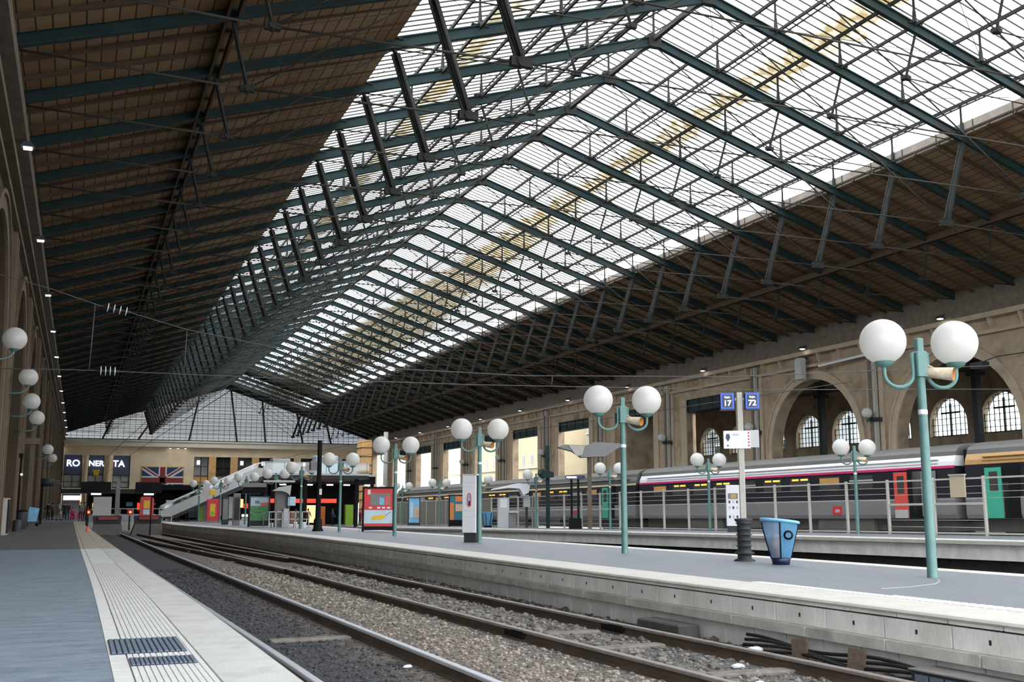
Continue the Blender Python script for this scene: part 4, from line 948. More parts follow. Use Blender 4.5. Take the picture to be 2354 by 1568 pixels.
# =================================================================== TRAIN
def coach(L, label, stripe, line, doors, wins, extras=()):
    t = thing('train_coach', label, 'train coach', (0, 0, 0), 0, 'coaches of the train behind the fence'); t.rotation_euler = (-.00872, 0, .0377)
    def sec(poly, nm, m, parent=t): return MB().prism(poly, 0, L, 'y').build(nm, m, parent)
    side = [(0.02, 1.36), (.05, 2.0), (.09, 2.6)]
    sec([(0.04, .6), (0, .75), (0, 1.32), (0.02, 1.38), (2.78, 1.38), (2.8, .75), (2.76, .6)], 'lower_body', 'train')
    sec([(0.02, 1.38), (.05, 2.0), (.09, 2.6), (2.71, 2.6), (2.75, 2.0), (2.78, 1.38)], 'window_band', 'train_w')
    sec([(.07, 2.6), (.1, 2.78), (.2, 3.0), (2.6, 3.0), (2.7, 2.78), (2.73, 2.6)], 'stripe', stripe)
    if line: MB().box(.05, .08, 0, L, 2.52, 2.62).build('colour_line', line, t)
    r = [(.2, 3.0)] + [(1.4 - 1.2 * math.cos(PI * k / 12), 3.0 + .5 * math.sin(PI * k / 12) ** .8) for k in range(1, 12)] + [(2.6, 3.0)]
    sec(r, 'roof', 'train_r')
    for z in (2.72, 2.86): MB().box(.06, .14, .8, L - .8, z, z + .025).build('rain_strip', 'white' if stripe == 'white' else stripe, t)
    MB().box(.3, 2.5, .5, L - .5, .12, .6).box(.12, .3, 4.5, 8, .1, .6).box(.12, .3, 10, 14, .15, .6).box(.12, .3, L - 8, L - 5, .1, .6).build('underframe', 'train_d', t)
    for yb in (3.0, L - 3.0):
        b = MB().box(.35, 2.45, yb - 1.6, yb + 1.6, -.1, .3).build('bogie', 'dgrey', t); w = MB()
        for yy in (yb - 1.2, yb + 1.2): w.tube([(.45, yy, -.08), (.6, yy, -.08)], .43, 20); w.tube([(2.2, yy, -.08), (2.35, yy, -.08)], .43, 20)
        w.build('wheels', 'rail_side', b)
    for y in (L,): MB().box(.35, 2.45, y, y + .28, .5, 3.2).build('gangway', 'black', t)
    for (y, w, k) in wins:
        fr = MB().box(.03, .075, y, y + w, 1.78, 2.46).build('window', 'train_w' if k else 'glassd', t)
        MB().box(.02, .03, y + .06, y + w - .06, 1.83, 2.4).build('pane', 'glassd', fr)
        if k == 1: MB().box(.01, .02, y + .15, y + w * .45, 2.3, 2.38).box(.01, .02, y + w * .55, y + w - .2, 2.3, 2.38).build('lit_strip', 'winlit', fr)
        if k == 2: MB().box(.01, .02, y + .1, y + w - .1, 2.08, 2.36).build('lit_curtain', 'winamber', fr)
        if k == 3: MB().box(.0, .02, y + .02, y + w - .02, 2.16, 2.22).build('frame_bar', 'lgrey', fr)
    for (y, w, m, m2) in doors:
        d = MB().box(-.03, .03, y, y + w, .62, 2.45).build('door', m, t); MB().box(-.04, -.03, y + w * .2, y + w * .72, 1.6, 2.3).build('door_window', 'glassd', d)
        if m2: MB().box(-.045, -.03, y, y + w, .62, .95).build('door_foot', m2, d)
        MB().box(-.02, .04, y - .75, y - .06, .62, 2.55).build('doorway', 'black', t)
    for (nm, y, w, z0, z1, m) in extras: MB().box(-.02, .02, y, y + w, z0, z1).build(nm, m, t)
    return t
def place(t, y): t.location = P3(31.0, y)
W9 = lambda ks, y0=4.4, st=2.0, w=1.45: [(y0 + st * i, w, k) for i, k in enumerate(ks)]
c1 = coach(24.0, 'train coach with an orange gold roof stripe and open green door, nearest the camera', 'gold', None, [(22.3, .72, 'doorg', None)], W9([1, 3, 2, 1, 1, 3, 1, 1], 3), [('side_panel', 22.0, .25, .7, 1.9, 'train')]); place(c1, 7.2)
c2 = coach(23.3, 'train coach with a white roof stripe, pink line and pink door', 'white', 'pink', [(2.4, .7, 'coral', 'lgrey')], W9([3, 2, 1, 1, 3, 1, 1, 1, 2], 4.3, 2.0), [('grey_panel', .9, 1.2, .7, 2.45, 'train'), ('logo_plate', 6.3, .55, .75, 1.13, 'red'), ('logo_mark', 6.4, .3, .86, 1.0, 'paper')]); place(c2, 31.7)
MB().add([(-.025, 6.38, .86), (-.025, 6.5, 1.02), (-.025, 6.75, 1.04), (-.025, 6.78, .98), (-.025, 6.55, .93)], [(0, 1, 2, 3, 4)])
c3 = coach(23.5, 'train coach with a thin pale gold line and green door behind the fence', 'train_r', 'gold_l', [(3.2, .72, 'doorg', None)], W9([2, 3, 1, 1, 2, 3, 3, 1, 1], 4.6), [('red_plate', 7.4, .5, .9, 1.2, 'pink')]); place(c3, 55.4)
c4 = coach(21.0, 'farthest train coach with a gold line, ending near the concourse', 'train_r', 'gold_l', [(2.4, .72, 'train', None)], W9([3, 1, 2, 1, 3, 3, 1], 4.4)); place(c4, 79.3)
# =================================================================== FENCE
def panel(L, label, kind):
    t = thing('fence_panel', label, 'fence', (0, 0, 0), 0, 'panels of the beige platform fence'); t.rotation_euler = (-.00872, 0, .0377)
    MB().bbox(-.05, .05, -.045, .045, 0, 2.1, .008).build('post', 'fence', t)
    MB().box(-.025, .025, .045, L - .045, 2.0, 2.06).build('top_rail', 'fence', t)
    MB().box(-.025, .025, .045, L - .045, .06, .12).build('bottom_rail', 'fence', t)
    if kind == 'mid': MB().box(-.03, .03, .045, L - .045, 1.1, 1.18).build('middle_rail', 'fence', t)
    if kind == 'open' or kind == 'mid':
        for z in ((1.78, 1.55, 1.33) if kind == 'open' else (1.75, 1.5, .55, .3)): MB().tube([(0, .045, z), (0, L - .045, z)], .009, 5).build('wire', 'fence', t)
    if kind == 'solid': MB().box(-.012, .012, .045, L - .045, .15, 2.0).build('infill', 'beige_d', t)
    return t

pm = {k: panel(2.33, '', k) for k in ('open', 'mid', 'solid')}; used = set()
for i in range(32):
    y = 21.9 + 2.33 * i; k = 'mid' if (28 < y < 33 or 54 < y < 71) else ('solid' if y > 71 else 'open')
    lab = {'open': 'beige fence panel with thin upper wires, %s panel from the camera', 'mid': 'beige fence panel split by a middle rail, %s panel from the camera', 'solid': 'solid taupe fence panel, %s panel from the camera'}[k] % ORD[i]
    if k in used: t = copy_tree(pm[k])
    else: t = pm[k]; used.add(k)
    t['label'] = lab; t.location = P3(29.5, y)
# things fixed on or standing by the fence
t = thing('notice_board', 'blank beige notice board hung on the fence before the near coach', 'notice board', P3(29.38, 29.6)); MB().bbox(-.03, .03, 0, .72, 1.36, 2.16, .01).build('board', 'beige', t); MB().box(-.06, .05, -.02, .74, 2.14, 2.19).build('hood', 'lgrey', t)
t = thing('information_pillar', 'tall white information pillar with dark foot and small icons by the fence', 'information pillar', P3(28.2, 41.9)); t.rotation_euler = (0, 0, -.5)
MB().bbox(-.3, .3, -.12, .12, .28, 2.12, .02).build('body', 'white', t); MB().box(-.27, .27, -.1, .1, 0, .28).build('foot', 'dgrey', t)
MB().box(-.22, .22, -.135, -.12, 1.5, 1.75).build('screen', 'glassd', t); MB().box(-.1, .15, -.14, -.135, 1.53, 1.72).build('screen_image', 'gold', t)
for r in range(3):
    for c in range(3): MB().box(-.2 + .17 * c, -.12 + .17 * c, -.13, -.12, 1.3 - .26 * r - (.15 if r == 2 else 0), 1.42 - .26 * r - (.15 if r == 2 else 0)).build('icon', 'lgrey' if (r + c) % 2 else 'navy', t)
t = thing('platform_sign', 'black twin-post sign with a blue header board by the fence', 'sign', P3(28.2, 57.5)); t.rotation_euler = (0, 0, -.3)
for s in (-.2, .2): MB().box(s - .06, s + .06, -.05, .05, .5, 2.9).build('post', 'black', t)
MB().box(-.36, .36, -.16, .16, 0, .62).build('base', 'black', t); MB().box(-.55, .6, -.06, .06, 2.9, 3.12).build('header_board', 'navy', t); MB().box(-.5, .1, -.075, -.06, 2.96, 3.06).build('header_text', 'lit_w', t)
# ticket shelter group
t = thing('ticket_shelter', 'grey self-service shelter with a swooping canopy by the fence', 'ticket shelter', P3(28.1, 66.0)); t.rotation_euler = (0, 0, -.3)
MB().bbox(-1.1, -.35, -.4, .4, 0, 1.95, .03).build('cabinet', 'lgrey', t); MB().bbox(-.4, .1, -.45, .45, 0, 1.0, .02).build('counter', 'grey', t); MB().box(-.35, .25, -.7, .3, 1.0, 1.06).build('ledge', 'white', t)
MB().prism([(-1.5, 2.45), (-1.4, 2.55), (.2, 2.9), (1.0, 2.85), (.9, 2.3), (.55, 2.1), (.3, 2.55), (-.4, 2.6)], -.8, .8).build('canopy', 'white', t)
MB().bbox(.6, 1.05, -.3, .3, 1.35, 2.05, .02).build('screen_box', 'lgrey', t); MB().box(.75, .9, -.08, .08, 0, 1.35).build('screen_leg', 'dgrey', t); MB().bbox(1.35, 1.6, -.15, .15, 0, 2.2, .02).build('side_column', 'lgrey', t); MB().box(-.95, -.5, -.42, -.4, 1.3, 1.9).build('poster', 'paper', t)
for i, (x0_, y) in enumerate(((27.9, 70.0),)):
    t = thing('litter_bin', 'grey see-through litter bin on the fenced platform beside the ticket shelter', 'litter bin', P3(x0_, y)); MB().lathe([(.25, 0), (.25, .1), (.38, .9), (.4, 1.0), (.36, 1.05)], n=16).build('bin_bag', 'binblue', t); MB().lathe([(.27, 0), (.27, .12), (.2, .14)], n=16).build('base', 'black', t)
    for a in range(6): MB().beam((.27 * math.cos(a), .27 * math.sin(a), .05), (.41 * math.cos(a), .41 * math.sin(a), 1.0), .04, .04).build('rib', 'dgrey', t)
def ad_panel(name, label, loc, w, h, rz, fm, parts, foot=.25, d=.12):
    t = thing(name, label, 'advertising panel', loc); t.rotation_euler = (0, 0, rz)
    fr = MB(); fr.bbox(-w / 2, -w / 2 + .07, -d, d, 0, h, .01); fr.bbox(w / 2 - .07, w / 2, -d, d, 0, h, .01); fr.box(-w / 2, w / 2, -d, d, h - .06, h); fr.box(-w / 2 + .07, w / 2 - .07, -d, d, .04, foot); fr.build('frame', fm, t)
    for (nm, x0, x1, z0, z1, m) in parts: MB().box(-w / 2 + .07 + x0 * (w - .14), -w / 2 + .07 + x1 * (w - .14), -d * .6 - (.02 if nm != 'poster' else 0), d * .5, foot + z0 * (h - .06 - foot), foot + z1 * (h - .06 - foot)).build(nm, m, t)
    return t
ad_panel('poster_panel', 'poster panel with sky and sand picture on the fenced platform', P3(28.0, 86), 1.0, 2.35, -.2, 'dgrey', [('poster', 0, 1, 0, 1, 'bluep'), ('picture_sand', .5, 1, .2, .62, 'sand'), ('picture_figure', .12, .4, .2, .8, 'skyprint')])
ad_panel('poster_panel', 'orange and teal poster panel on the fenced platform', P3(28.0, 76), 1.35, 2.35, -.2, 'black', [('poster', 0, 1, 0, 1, 'teal'), ('picture_orange', 0, .25, .0, .7, 'orange'), ('picture_top', .35, 1, .75, .97, 'orange'), ('picture_wood', .35, 1, .35, .65, 'sand')], foot=.5)
# T shaped canopy light masts
t = thing('canopy_mast', 'grey mast with winged reflector canopy rising behind the fence', 'light mast', P3(28.9, 57.0)); t.rotation_euler = (0, 0, -.35)
MB().bbox(-.12, .12, -.1, .1, 0, 4.2, .01).build('mast', 'gutter', t); MB().prism([(-1.9, 4.75), (-1.5, 4.9), (-.2, 4.85), (.3, 5.05), (2.1, 4.95), (1.5, 4.6), (.9, 4.2), (-.5, 4.15), (-1.0, 4.5)], -.5, .5).build('reflector', 'grey', t); MB().prism([(-1.25, 4.85), (-.3, 4.82), (-.45, 4.3), (-.8, 4.2)], -.56, -.5).build('lens', 'pipe', t)
t = thing('canopy_mast', 'teal mast with lamp box behind the fence, between two globe lamps', 'light mast', P3(28.9, 62.6)); MB().bbox(-.1, .1, -.1, .1, 0, 5.2, .01).build('mast', 'iron_teal', t); MB().prism([(-.5, 3.7), (.3, 3.5), (.3, 3.2), (-.3, 3.1), (-.6, 3.4)], -.3, .3).build('lamp_box', 'iron_teal', t)
# =================================================================== OBJECTS ON THE MIDDLE PLATFORM
t = thing('track_sign_post', 'grey post with two blue number signs and a white notice, on a ribbed black foot', 'sign post', (11.77, 17.43, 0), -.56)
MB().lathe([(.2, 0), (.2, .02), (.13, .05), (.13, .12), (.19, .14), (.19, .16), (.125, .19)] + [(r, .19 + .105 * k + dz) for k in range(5) for r, dz in ((.125, .02), (.125, .08), (.155, .09), (.155, .1), (.125, .105))] + [(.17, .76), (.17, .79), (.05, .8)], n=20).build('ribbed_foot', 'dgrey', t)
MB().bbox(-.055, .055, -.055, .055, .78, 3.2, .01).build('post', 'pipe', t)
for sx, nm, a, b in ((-1, 'number_sign', 'Voie', '17'), (1, 'number_sign', 'Voie', '72')):
    x = sx * .235
    s_ = MB().bbox(x - .145, x + .145, -.11, .11, 2.86, 3.2, .02).build(nm, 'navy', t)
    MB().box(x - .125, x + .125, -.118, -.11, 2.885, 3.175).build('lit_border', 'blue', s_); MB().box(x - .095, x + .095, -.124, -.118, 2.91, 3.15).build('field', 'navy', s_)
    text('number', b, .15, .004, 'sign_white', s_, (x, -.128, 2.985), bold=.004); text('word', a, .06, .004, 'sign_white', s_, (x, -.128, 3.1), bold=.002)
    MB().box(min(0, sx * .1), max(0, sx * .1), -.02, .02, 3.05, 3.1).build('arm', 'pipe', s_)
n_ = MB().bbox(-.33, .18, -.085, -.06, 2.12, 2.46, .008).build('notice', 'white', t); MB().bbox(.18, .34, -.07, -.05, 2.14, 2.47, .006).build('notice_wing', 'lgrey', t)
MB().prism([(-.27, 2.4), (-.215, 2.4), (-.2, 2.33), (-.24, 2.25), (-.285, 2.33)], -.092, -.085).build('badge', 'navy', n_); MB().box(-.26, -.235, -.092, -.085, 2.16, 2.19).build('small_mark', 'navy', n_); MB().box(-.16, -.04, -.09, -.085, 2.37, 2.4).build('faint_line', 'lgrey', n_)
for k in range(5): MB().add([(.13, -.088, 2.15 + .06 * k), (.165, -.088, 2.17 + .06 * k), (.165, -.088, 2.2 + .06 * k), (.13, -.088, 2.18 + .06 * k)], [(0, 1, 2, 3)]).build('red_stripe', 'red', n_)
# see-through litter bin
t = thing('litter_bin', 'see-through blue and milky litter bin with dark frame beside the track sign post', 'litter bin', (11.66, 16.14, 0), -.62)
def sector(mb, prof, a0, a1, n=10, sx=1.0, sy=.75, rib=0, mi=0):
    v = []
    for r, z in prof:
        for k in range(n + 1):
            a = a0 + (a1 - a0) * k / n; rr = r + (rib if k % 2 else 0); v.append((rr * math.cos(a) * sx, rr * math.sin(a) * sy, z))
    N = n + 1
    mb.add(v, [(i * N + k, i * N + k + 1, (i + 1) * N + k + 1, (i + 1) * N + k) for i in range(len(prof) - 1) for k in range(n)], mi, rib == 0)
prof = [(.15, .1), (.17, .16), (.235, .42), (.285, .62), (.3, .74)]
mb = MB(); sector(mb, prof, PI, PI * 1.5, 8); mb.build('milky_bag', 'binwhite', t)
mb = MB(); sector(mb, prof, PI * 1.5, PI * 2, 14, rib=.012); sector(mb, prof, 0, PI, 20, rib=.01); mb.build('blue_bag', 'binblue', t)
mb = MB()
for a in (PI, PI * 1.5, PI * 2, PI * .5): mb.tube([((r + .014) * math.cos(a), (r + .014) * math.sin(a) * .75, z) for r, z in prof], .012, 6)
mb.build('frame_rib', 'black', t)
MB().lathe([(.001, .0), (.15, 0), (.165, .1), (.15, .12), (.001, .12)], n=16).build('base', 'navy', t)
mb = MB(); ring = []
for k in range(25): a = 2 * PI * k / 24; ring.append((.325 * math.cos(a), .245 * math.sin(a), .75 + .035 * math.cos(a + 2.6) + .012))
mb.tube(ring, .028, 8, caps=False)
mb.add([(0, 0, .79)] + [(.3 * math.cos(2 * PI * k / 24), .225 * math.sin(2 * PI * k / 24), .775 + .03 * math.cos(2 * PI * k / 24 + 2.6)) for k in range(24)], [(0, k + 1, (k + 1) % 24 + 1) for k in range(24) if 2 < k < 17], 0); mb.build('lid', 'bluep', t)
MB().ball((-.05, -.03, .34), .12, 10, 8).ball((.0, -.02, .22), .11, 10, 8).ball((-.07, -.04, .45), .09, 8, 6).build('rubbish', 'pinkgrey', t)
MB().lathe([(.05, -.0), (.085, .008), (.05, .016)], (.14, -.235, .52), 12, M_=Matrix.Rotation(PI / 2, 4, 'X')).build('emblem_ring', 'black', t)
# red poster panel
t = thing('poster_panel', 'framed red and white advertising panel with a yellow corn cob, middle platform', 'advertising panel', (11.83, 44.5, 0), -.28)
fr = MB().bbox(-.68, -.6, -.12, .12, .0, 1.86, .01).bbox(.6, .68, -.12, .12, 0, 1.86, .01).box(-.68, .68, -.14, .14, 1.8, 1.87).box(-.6, .6, -.12, .12, .06, .22); fr.build('frame', 'black', t)
p_ = MB().box(-.6, .6, -.09, .06, .9, 1.8).build('red_poster', 'red', t); MB().box(-.6, .6, -.09, .06, .32, .9).build('white_poster', 'skyprint', t); MB().box(-.6, .6, -.095, .06, .22, .34).build('red_foot', 'red', t)
MB().bbox(-.34, .5, -.1, -.09, 1.1, 1.6, .004).build('picture_window', 'grey', p_); MB().box(.04, .24, -.11, -.1, 1.12, 1.42).build('picture_cup', 'bluep', p_); MB().box(.28, .45, -.11, -.1, 1.12, 1.5).build('picture_can', 'coral', p_)
MB().box(-.46, -.34, -.1, -.09, 1.55, 1.75).build('small_logo', 'paper', p_)
for k, x in enumerate((-.4, -.05, .15, .36)): MB().box(x, x + .13, -.1, -.09, .96, 1.03).build('small_print', 'paper', p_)
MB().prism([(-.28, .5), (-.3, .6), (-.2, .66), (.2, .7), (.3, .66), (.3, .58), (.2, .52), (-.1, .5)], -.1, -.09).build('picture_corn', 'yellow', t); MB().tube([(.28, .66 if 0 else -.1, .66), (.52, -.1, .82)], .008, 5).build('picture_stick', 'dgrey', t)
MB().bbox(-.8, -.69, -.2, .2, 0, .12, .02).build('foot', 'lgrey', t)
# white totem
t = thing('advice_totem', 'slim white totem plate on a black body next to the third globe lamp', 'totem', (10.72, 29.75, 0), -.75)
MB().bbox(-.2, .2, -.13, .17, 0, 1.93, .015).build('body', 'dgrey', t); pl = MB().bbox(-.235, .2, -.175, -.13, .28, 1.97, .01).box(-.235, .24, -.175, .2, 1.93, 1.97).build('plate', 'white', t)
for z in (.72, .9, 1.6, 1.72): MB().box(-.2, .17, -.179, -.175, z, z + .006).build('plate_line', 'lgrey', pl)
pts = [(.055 * math.cos(2 * PI * k / 20) - .01, -.18, 1.22 + (.19 if math.sin(2 * PI * k / 20) > 0 else -.19) * abs(math.sin(2 * PI * k / 20)) ** .5) for k in range(21)]
MB().tube(pts, .013, 6, caps=False).build('oval_logo', 'red', pl); MB().box(-.04, .02, -.182, -.175, 1.24, 1.36).build('logo_top', 'bluep', pl); MB().box(-.035, .015, -.182, -.175, 1.06, 1.2).build('logo_foot', 'navy', pl)
# cast iron column with grey box
t = thing('iron_column', 'black cast iron column with a flared foot and grey box on the middle platform', 'column', (9.66, 46.4, 0))
MB().lathe([(.24, 0), (.24, .05), (.19, .12), (.18, .48), (.14, .52), (.12, .6), (.1, 2.4), (.1, 3.9)], n=18).build('shaft', 'black', t); MB().bbox(-.42, -.12, -.15, .15, 2.6, 3.0, .02).build('grey_box', 'grey', t); MB().box(.0, .11, -.14, -.1, 1.55, 1.8).build('paper_notice', 'paper', t)
# bus-stop like display, green poster
ad_panel('poster_panel', 'dark framed poster panel with green meadow picture near the shelter, middle platform', (8.95, 58.0, 0), 1.08, 1.62, -.15, 'dgrey', [('poster', 0, 1, 0, 1, 'skyprint'), ('picture_field', 0, 1, 0, .62, 'green_p'), ('picture_barn', .55, 1, .62, .76, 'coral'), ('picture_band', .2, .85, .3, .36, 'skyprint'), ('picture_shape', .25, .5, .72, .84, 'grey')], foot=.32)
t = thing('board_canopy', 'black twin-post departure board canopy beside the meadow poster', 'information board', (8.6, 58.6, 0), -.1)
MB().bbox(-.16, -.07, -.05, .05, 0, 2.4, .01).build('post', 'dgrey', t); MB().box(-.5, .75, -.2, .2, 2.08, 2.3).build('top', 'grey', t); MB().box(-.45, .7, -.15, .15, 1.75, 2.08).build('screen', 'black', t); MB().box(-.2, -.03, -.06, .06, 2.4, 2.46).build('cap', 'white', t)
t = thing('display_pillar', 'dark grey double sided pillar left of the board canopy', 'pillar', (8.2, 66.2, 0)); MB().bbox(-.2, .2, -.1, .1, 0, 1.65, .02).build('body', 'dgrey', t); MB().box(-.15, .15, -.11, -.1, .3, 1.5).build('panel', 'grey', t)
t = thing('display_pillar', 'taller dark pillar with a glass front right of the twin pillars', 'pillar', (8.4, 62.8, 0)); MB().bbox(-.2, .2, -.1, .1, 0, 1.8, .02).build('body', 'grey', t); MB().box(-.15, .15, -.11, -.1, .3, 1.6).build('panel', 'glassd', t)
t = thing('ticket_kiosk', 'red ticket kiosk with a yellow screen panel on the middle platform', 'kiosk', (8.63, 76.3, 0), -.1); MB().bbox(-.42, .35, -.25, .25, .1, 1.58, .03).build('body', 'red', t); MB().box(-.45, .38, -.27, .27, 0, .1).build('foot', 'grey', t); MB().box(-.2, .15, -.27, -.25, .42, 1.25).build('poster', 'yellow', t); MB().box(-.15, .1, -.28, -.27, .5, .75).build('poster_foot', 'lime', t); MB().box(.35, .5, -.25, .25, .1, 1.58).build('side', 'pink', t)
t = thing('green_panel', 'lime green upright panel left of the red ticket kiosk', 'panel', (8.7, 84.5, 0)); MB().bbox(-.15, .15, -.05, .05, 0, 1.5, .01).build('panel', 'lime', t); MB().box(.15, .5, -.1, .1, 0, 1.2).build('side_box', 'grey', t)
t = thing('notice_mast', 'pole with yellow box sign and grey plate above the red kiosk', 'sign mast', (8.75, 77.3, 0)); MB().tube([(0, 0, 0), (0, 0, 2.0)], .04, 8).build('mast', 'dgrey', t); MB().bbox(-.28, .12, -.1, .1, 1.85, 2.22, .02).build('yellow_sign', 'yellow', t); MB().prism([(-.75, 2.6), (-.3, 2.6), (-.25, 1.9), (-.5, 1.7), (-.75, 1.9)], -.05, .05).build('plate', 'lgrey', t)
t = thing('waiting_shelter', 'small open shelter with swooping grey canopy behind railings', 'shelter', (9.85, 56.3, 0), -.1)
MB().box(-.35, .35, .1, .15, 0, 1.9).build('back_panel', 'grey', t); MB().box(-.4, -.32, -.2, .2, 0, 2.1).box(.3, .36, -.2, .2, 0, 2.0).build('post', 'gutter', t); MB().prism([(-.55, 1.85), (-.2, 2.05), (.4, 2.15), (.35, 1.6), (.2, 1.75), (-.1, 1.85)], -.4, .4).build('canopy', 'lgrey', t); MB().bbox(.25, .65, -.2, .0, 1.1, 1.55, .02).build('screen', 'skyprint', t); MB().box(-1.0, .6, -.1, .1, 2.3, 2.4).build('light_bar', 'lgrey', t); MB().box(.05, .32, -.3, .2, 0, .95).build('counter', 'lgrey', t)
def railing(name, label, x0, x1, y, h, n, m='lgrey'):
    t = thing(name, label, 'railing', (x0, y, 0)); L = x1 - x0
    MB().box(0, L, -.02, .02, h - .05, h).build('top_rail', m, t); MB().box(0, L, -.02, .02, h * .5, h * .5 + .04).build('middle_rail', m, t)
    for k in range(n + 1): MB().box(L * k / n - .025, L * k / n + .025, -.02, .02, 0, h).build('post', m, t)
    return t
railing('platform_railing', 'grey railing in front of the open shelter on the middle platform', 8.75, 10.7, 53.6, .82, 6)
railing('platform_railing', 'short grey railing behind the open shelter on the middle platform', 9.0, 10.6, 56.9, .8, 4, 'grey')
for i, (x, y) in enumerate(((8.75, 71), (9.1, 68), (9.7, 60.5), (10.3, 55), (10.6, 54.2))):
    tag(MB().bbox(x - .09, x + .09, y - .09, y + .09, 0, .28, .02).build('white_bollard', 'white'), 'low white bollard on the middle platform, %s from the left' % ['first', 'second', 'third', 'fourth', 'fifth'][i], 'bollard', 'low white bollards near the shelter')
# =================================================================== TRACK END: BUFFERS, BOARDS, SIGNALS
def buffer(x, y, label):
    t = thing('buffer_stop', label, 'buffer stop', (x, y, -.69), .0, 'buffer stops at the track ends')
    MB().prism([(-.95, 0), (.95, 0), (.85, .68), (-.75, .68)], 0, 1.6).build('block', 'concrete', t); MB().bbox(-.55, .6, -.25, 0, .95, 1.15, .02).build('red_beam', 'red_d', t)
    for s in (-1, 1): MB().lathe([(.001, -.42), (.16, -.42), (.16, -.36), (.07, -.35), (.07, -.25)], (s * .68, 0, 1.05), 14, M_=Matrix.Rotation(PI / 2, 4, 'X') @ Matrix.Rotation(PI, 4, 'X') @ Matrix.Translation((0, 0, .6))).build('buffer_head', 'black', t)
    MB().box(-.8, .8, 0, .5, .68, 1.2).build('frame', 'dgrey', t); return t
buffer(1.75, 71.0, 'concrete buffer stop with a red beam at the end of the left track'); buffer(4.15, 71.5, 'concrete buffer stop with a red beam at the end of the right track')
tag(MB().bbox(.88, 1.95, 71.3, 71.6, .5, 1.66, .02).box(.88, 1.95, 71.28, 71.3, .86, .88).build('grey_cabinet', 'lgrey'), 'pale grey cabinet standing on the left buffer stop', 'cabinet')
t = thing('ticket_machine', 'red round-topped ticket machine beyond the right buffer stop', 'ticket machine', (4.15, 73.4, .5)); MB().prism([(-.42, -.5), (.42, -.5), (.42, 1.0), (.36, 1.13), (.24, 1.2), (-.34, 1.2), (-.42, 1.1)], -.2, .2).build('body', 'red', t); MB().box(-.2, .16, -.22, -.2, .45, .95).build('screen', 'yellow', t); MB().box(-.22, .16, -.22, -.2, .05, .38).build('keypad', 'skyprint', t)
for i, (x0, x1) in enumerate(((.12, 1.74), (3.08, 4.53))):
    t = thing('departure_board', 'wide black departure board seen from behind above the %s buffer stop' % ('left', 'right')[i], 'departure board', ((x0 + x1) / 2, 66.5, 1.84)); w = (x1 - x0) / 2
    MB().bbox(-w, w, -.2, .2, 0, .63, .02).box(-w, w, -.22, -.2, .3, .33).build('housing', 'black', t); MB().box(-.45 + .62 * i, -.38 + .62 * i, .05, .15, -2.53, 0).build('post', 'black', t); MB().box(-.25, .3, -.1, -.05, -.12, -.02).build('lit_label', 'lit_w', t)
tag(MB().bbox(2.27, 2.55, 75.4, 75.7, -.69, 2.75, .02).build('grey_post', 'grey'), 'tall grey post standing between the two buffer stops', 'post')
for i, (x, y) in enumerate(((.72, 82), (3.5, 82))):
    t = thing('signal_light', 'glowing red signal lamp %s' % ('left of the pale grey cabinet', 'right of the tall grey post')[i], 'signal light', (x, y, -.6)); MB().box(-.06, .06, -.05, .05, 0, 1.05).build('mast', 'dgrey', t); MB().bbox(-.2, .2, -.1, .1, 1.05, 1.5, .03).build('housing', 'red_d', t); MB().ball((.03, -.12, 1.28), .09, 12, 8).build('lens', 'sig_red', t)
railing('track_end_railing', 'pale glass railing behind the buffer stops', 1.9, 6.2, 79.5, .95, 5).location = (1.9, 79.6, 0 if False else -.0)
t = thing('traffic_cone', 'small orange cone on the left platform edge', 'traffic cone', (.45, 49.2, .004)); MB().lathe([(.07, .02), (.05, .1), (.02, .2), (.001, .21)], n=14).build('cone', 'cone', t); MB().bbox(-.09, .09, -.09, .09, 0, .02, .004).build('base', 'cone', t)
# =================================================================== ESCALATOR, MEZZANINE, SHOPS
t = thing('escalator', 'long grey escalator rising to the right with glass sides', 'escalator', (0, 82.0, 0))
for yy in (-.05, 1.9):
    MB().prism([(5.6, .35), (6.3, .35), (12.8, 3.35), (12.8, 3.95), (12.4, 3.95), (5.8, .8), (5.6, .8)], yy, yy + .08).build('side_panel', 'lgrey', t)
    MB().prism([(5.8, .85), (12.4, 3.98), (12.4, 4.25), (5.9, 1.12)], yy + .02, yy + .05).build('glass_side', 'clear', t)
    MB().tube([(5.6, yy + .03, .9), (5.75, yy + .03, 1.12), (12.5, yy + .03, 4.3), (12.8, yy + .03, 4.3)], .05, 8).build('handrail', 'white', t)
MB().prism([(5.7, .3), (6.3, .1), (12.8, 3.0), (12.8, 3.4), (6.2, .45)], 0, 1.9).build('truss', 'dgrey', t)
st_ = MB()
for k in range(30): x = 6.1 + k * .215; z = .6 + k * .1; st_.box(x, x + .2, .1, 1.85, z - .1, z)
st_.build('steps', 'grey', t); MB().box(5.3, 5.8, 0, 1.9, 0, .35).build('landing', 'grey', t)
t = thing('mezzanine', 'grey mezzanine deck on dark posts at the head of the escalator', 'mezzanine', (0, 0, 0)); MB().box(12.86, 21, 82, 92, 3.2, 3.5).build('deck', 'dgrey', t); MB().box(12.7, 21, 81.9, 82, 3.45, 3.6).build('edge_strip', 'lgrey', t)
for x in (13, 16, 20): MB().box(x, x + .25, 82.3, 82.6, -.5, 3.2).build('post', 'black', t)
for k in range(6): MB().box(12.8 + 1.6 * k, 12.84 + 1.6 * k, 82, 82.04, 3.5, 4.4).build('rail_post', 'grey', t)
MB().box(12.7, 21, 82, 82.05, 4.38, 4.44).build('top_rail', 'lgrey', t); MB().box(12.8, 21, 82.01, 82.03, 3.6, 4.35).build('glass_rail', 'clear', t)
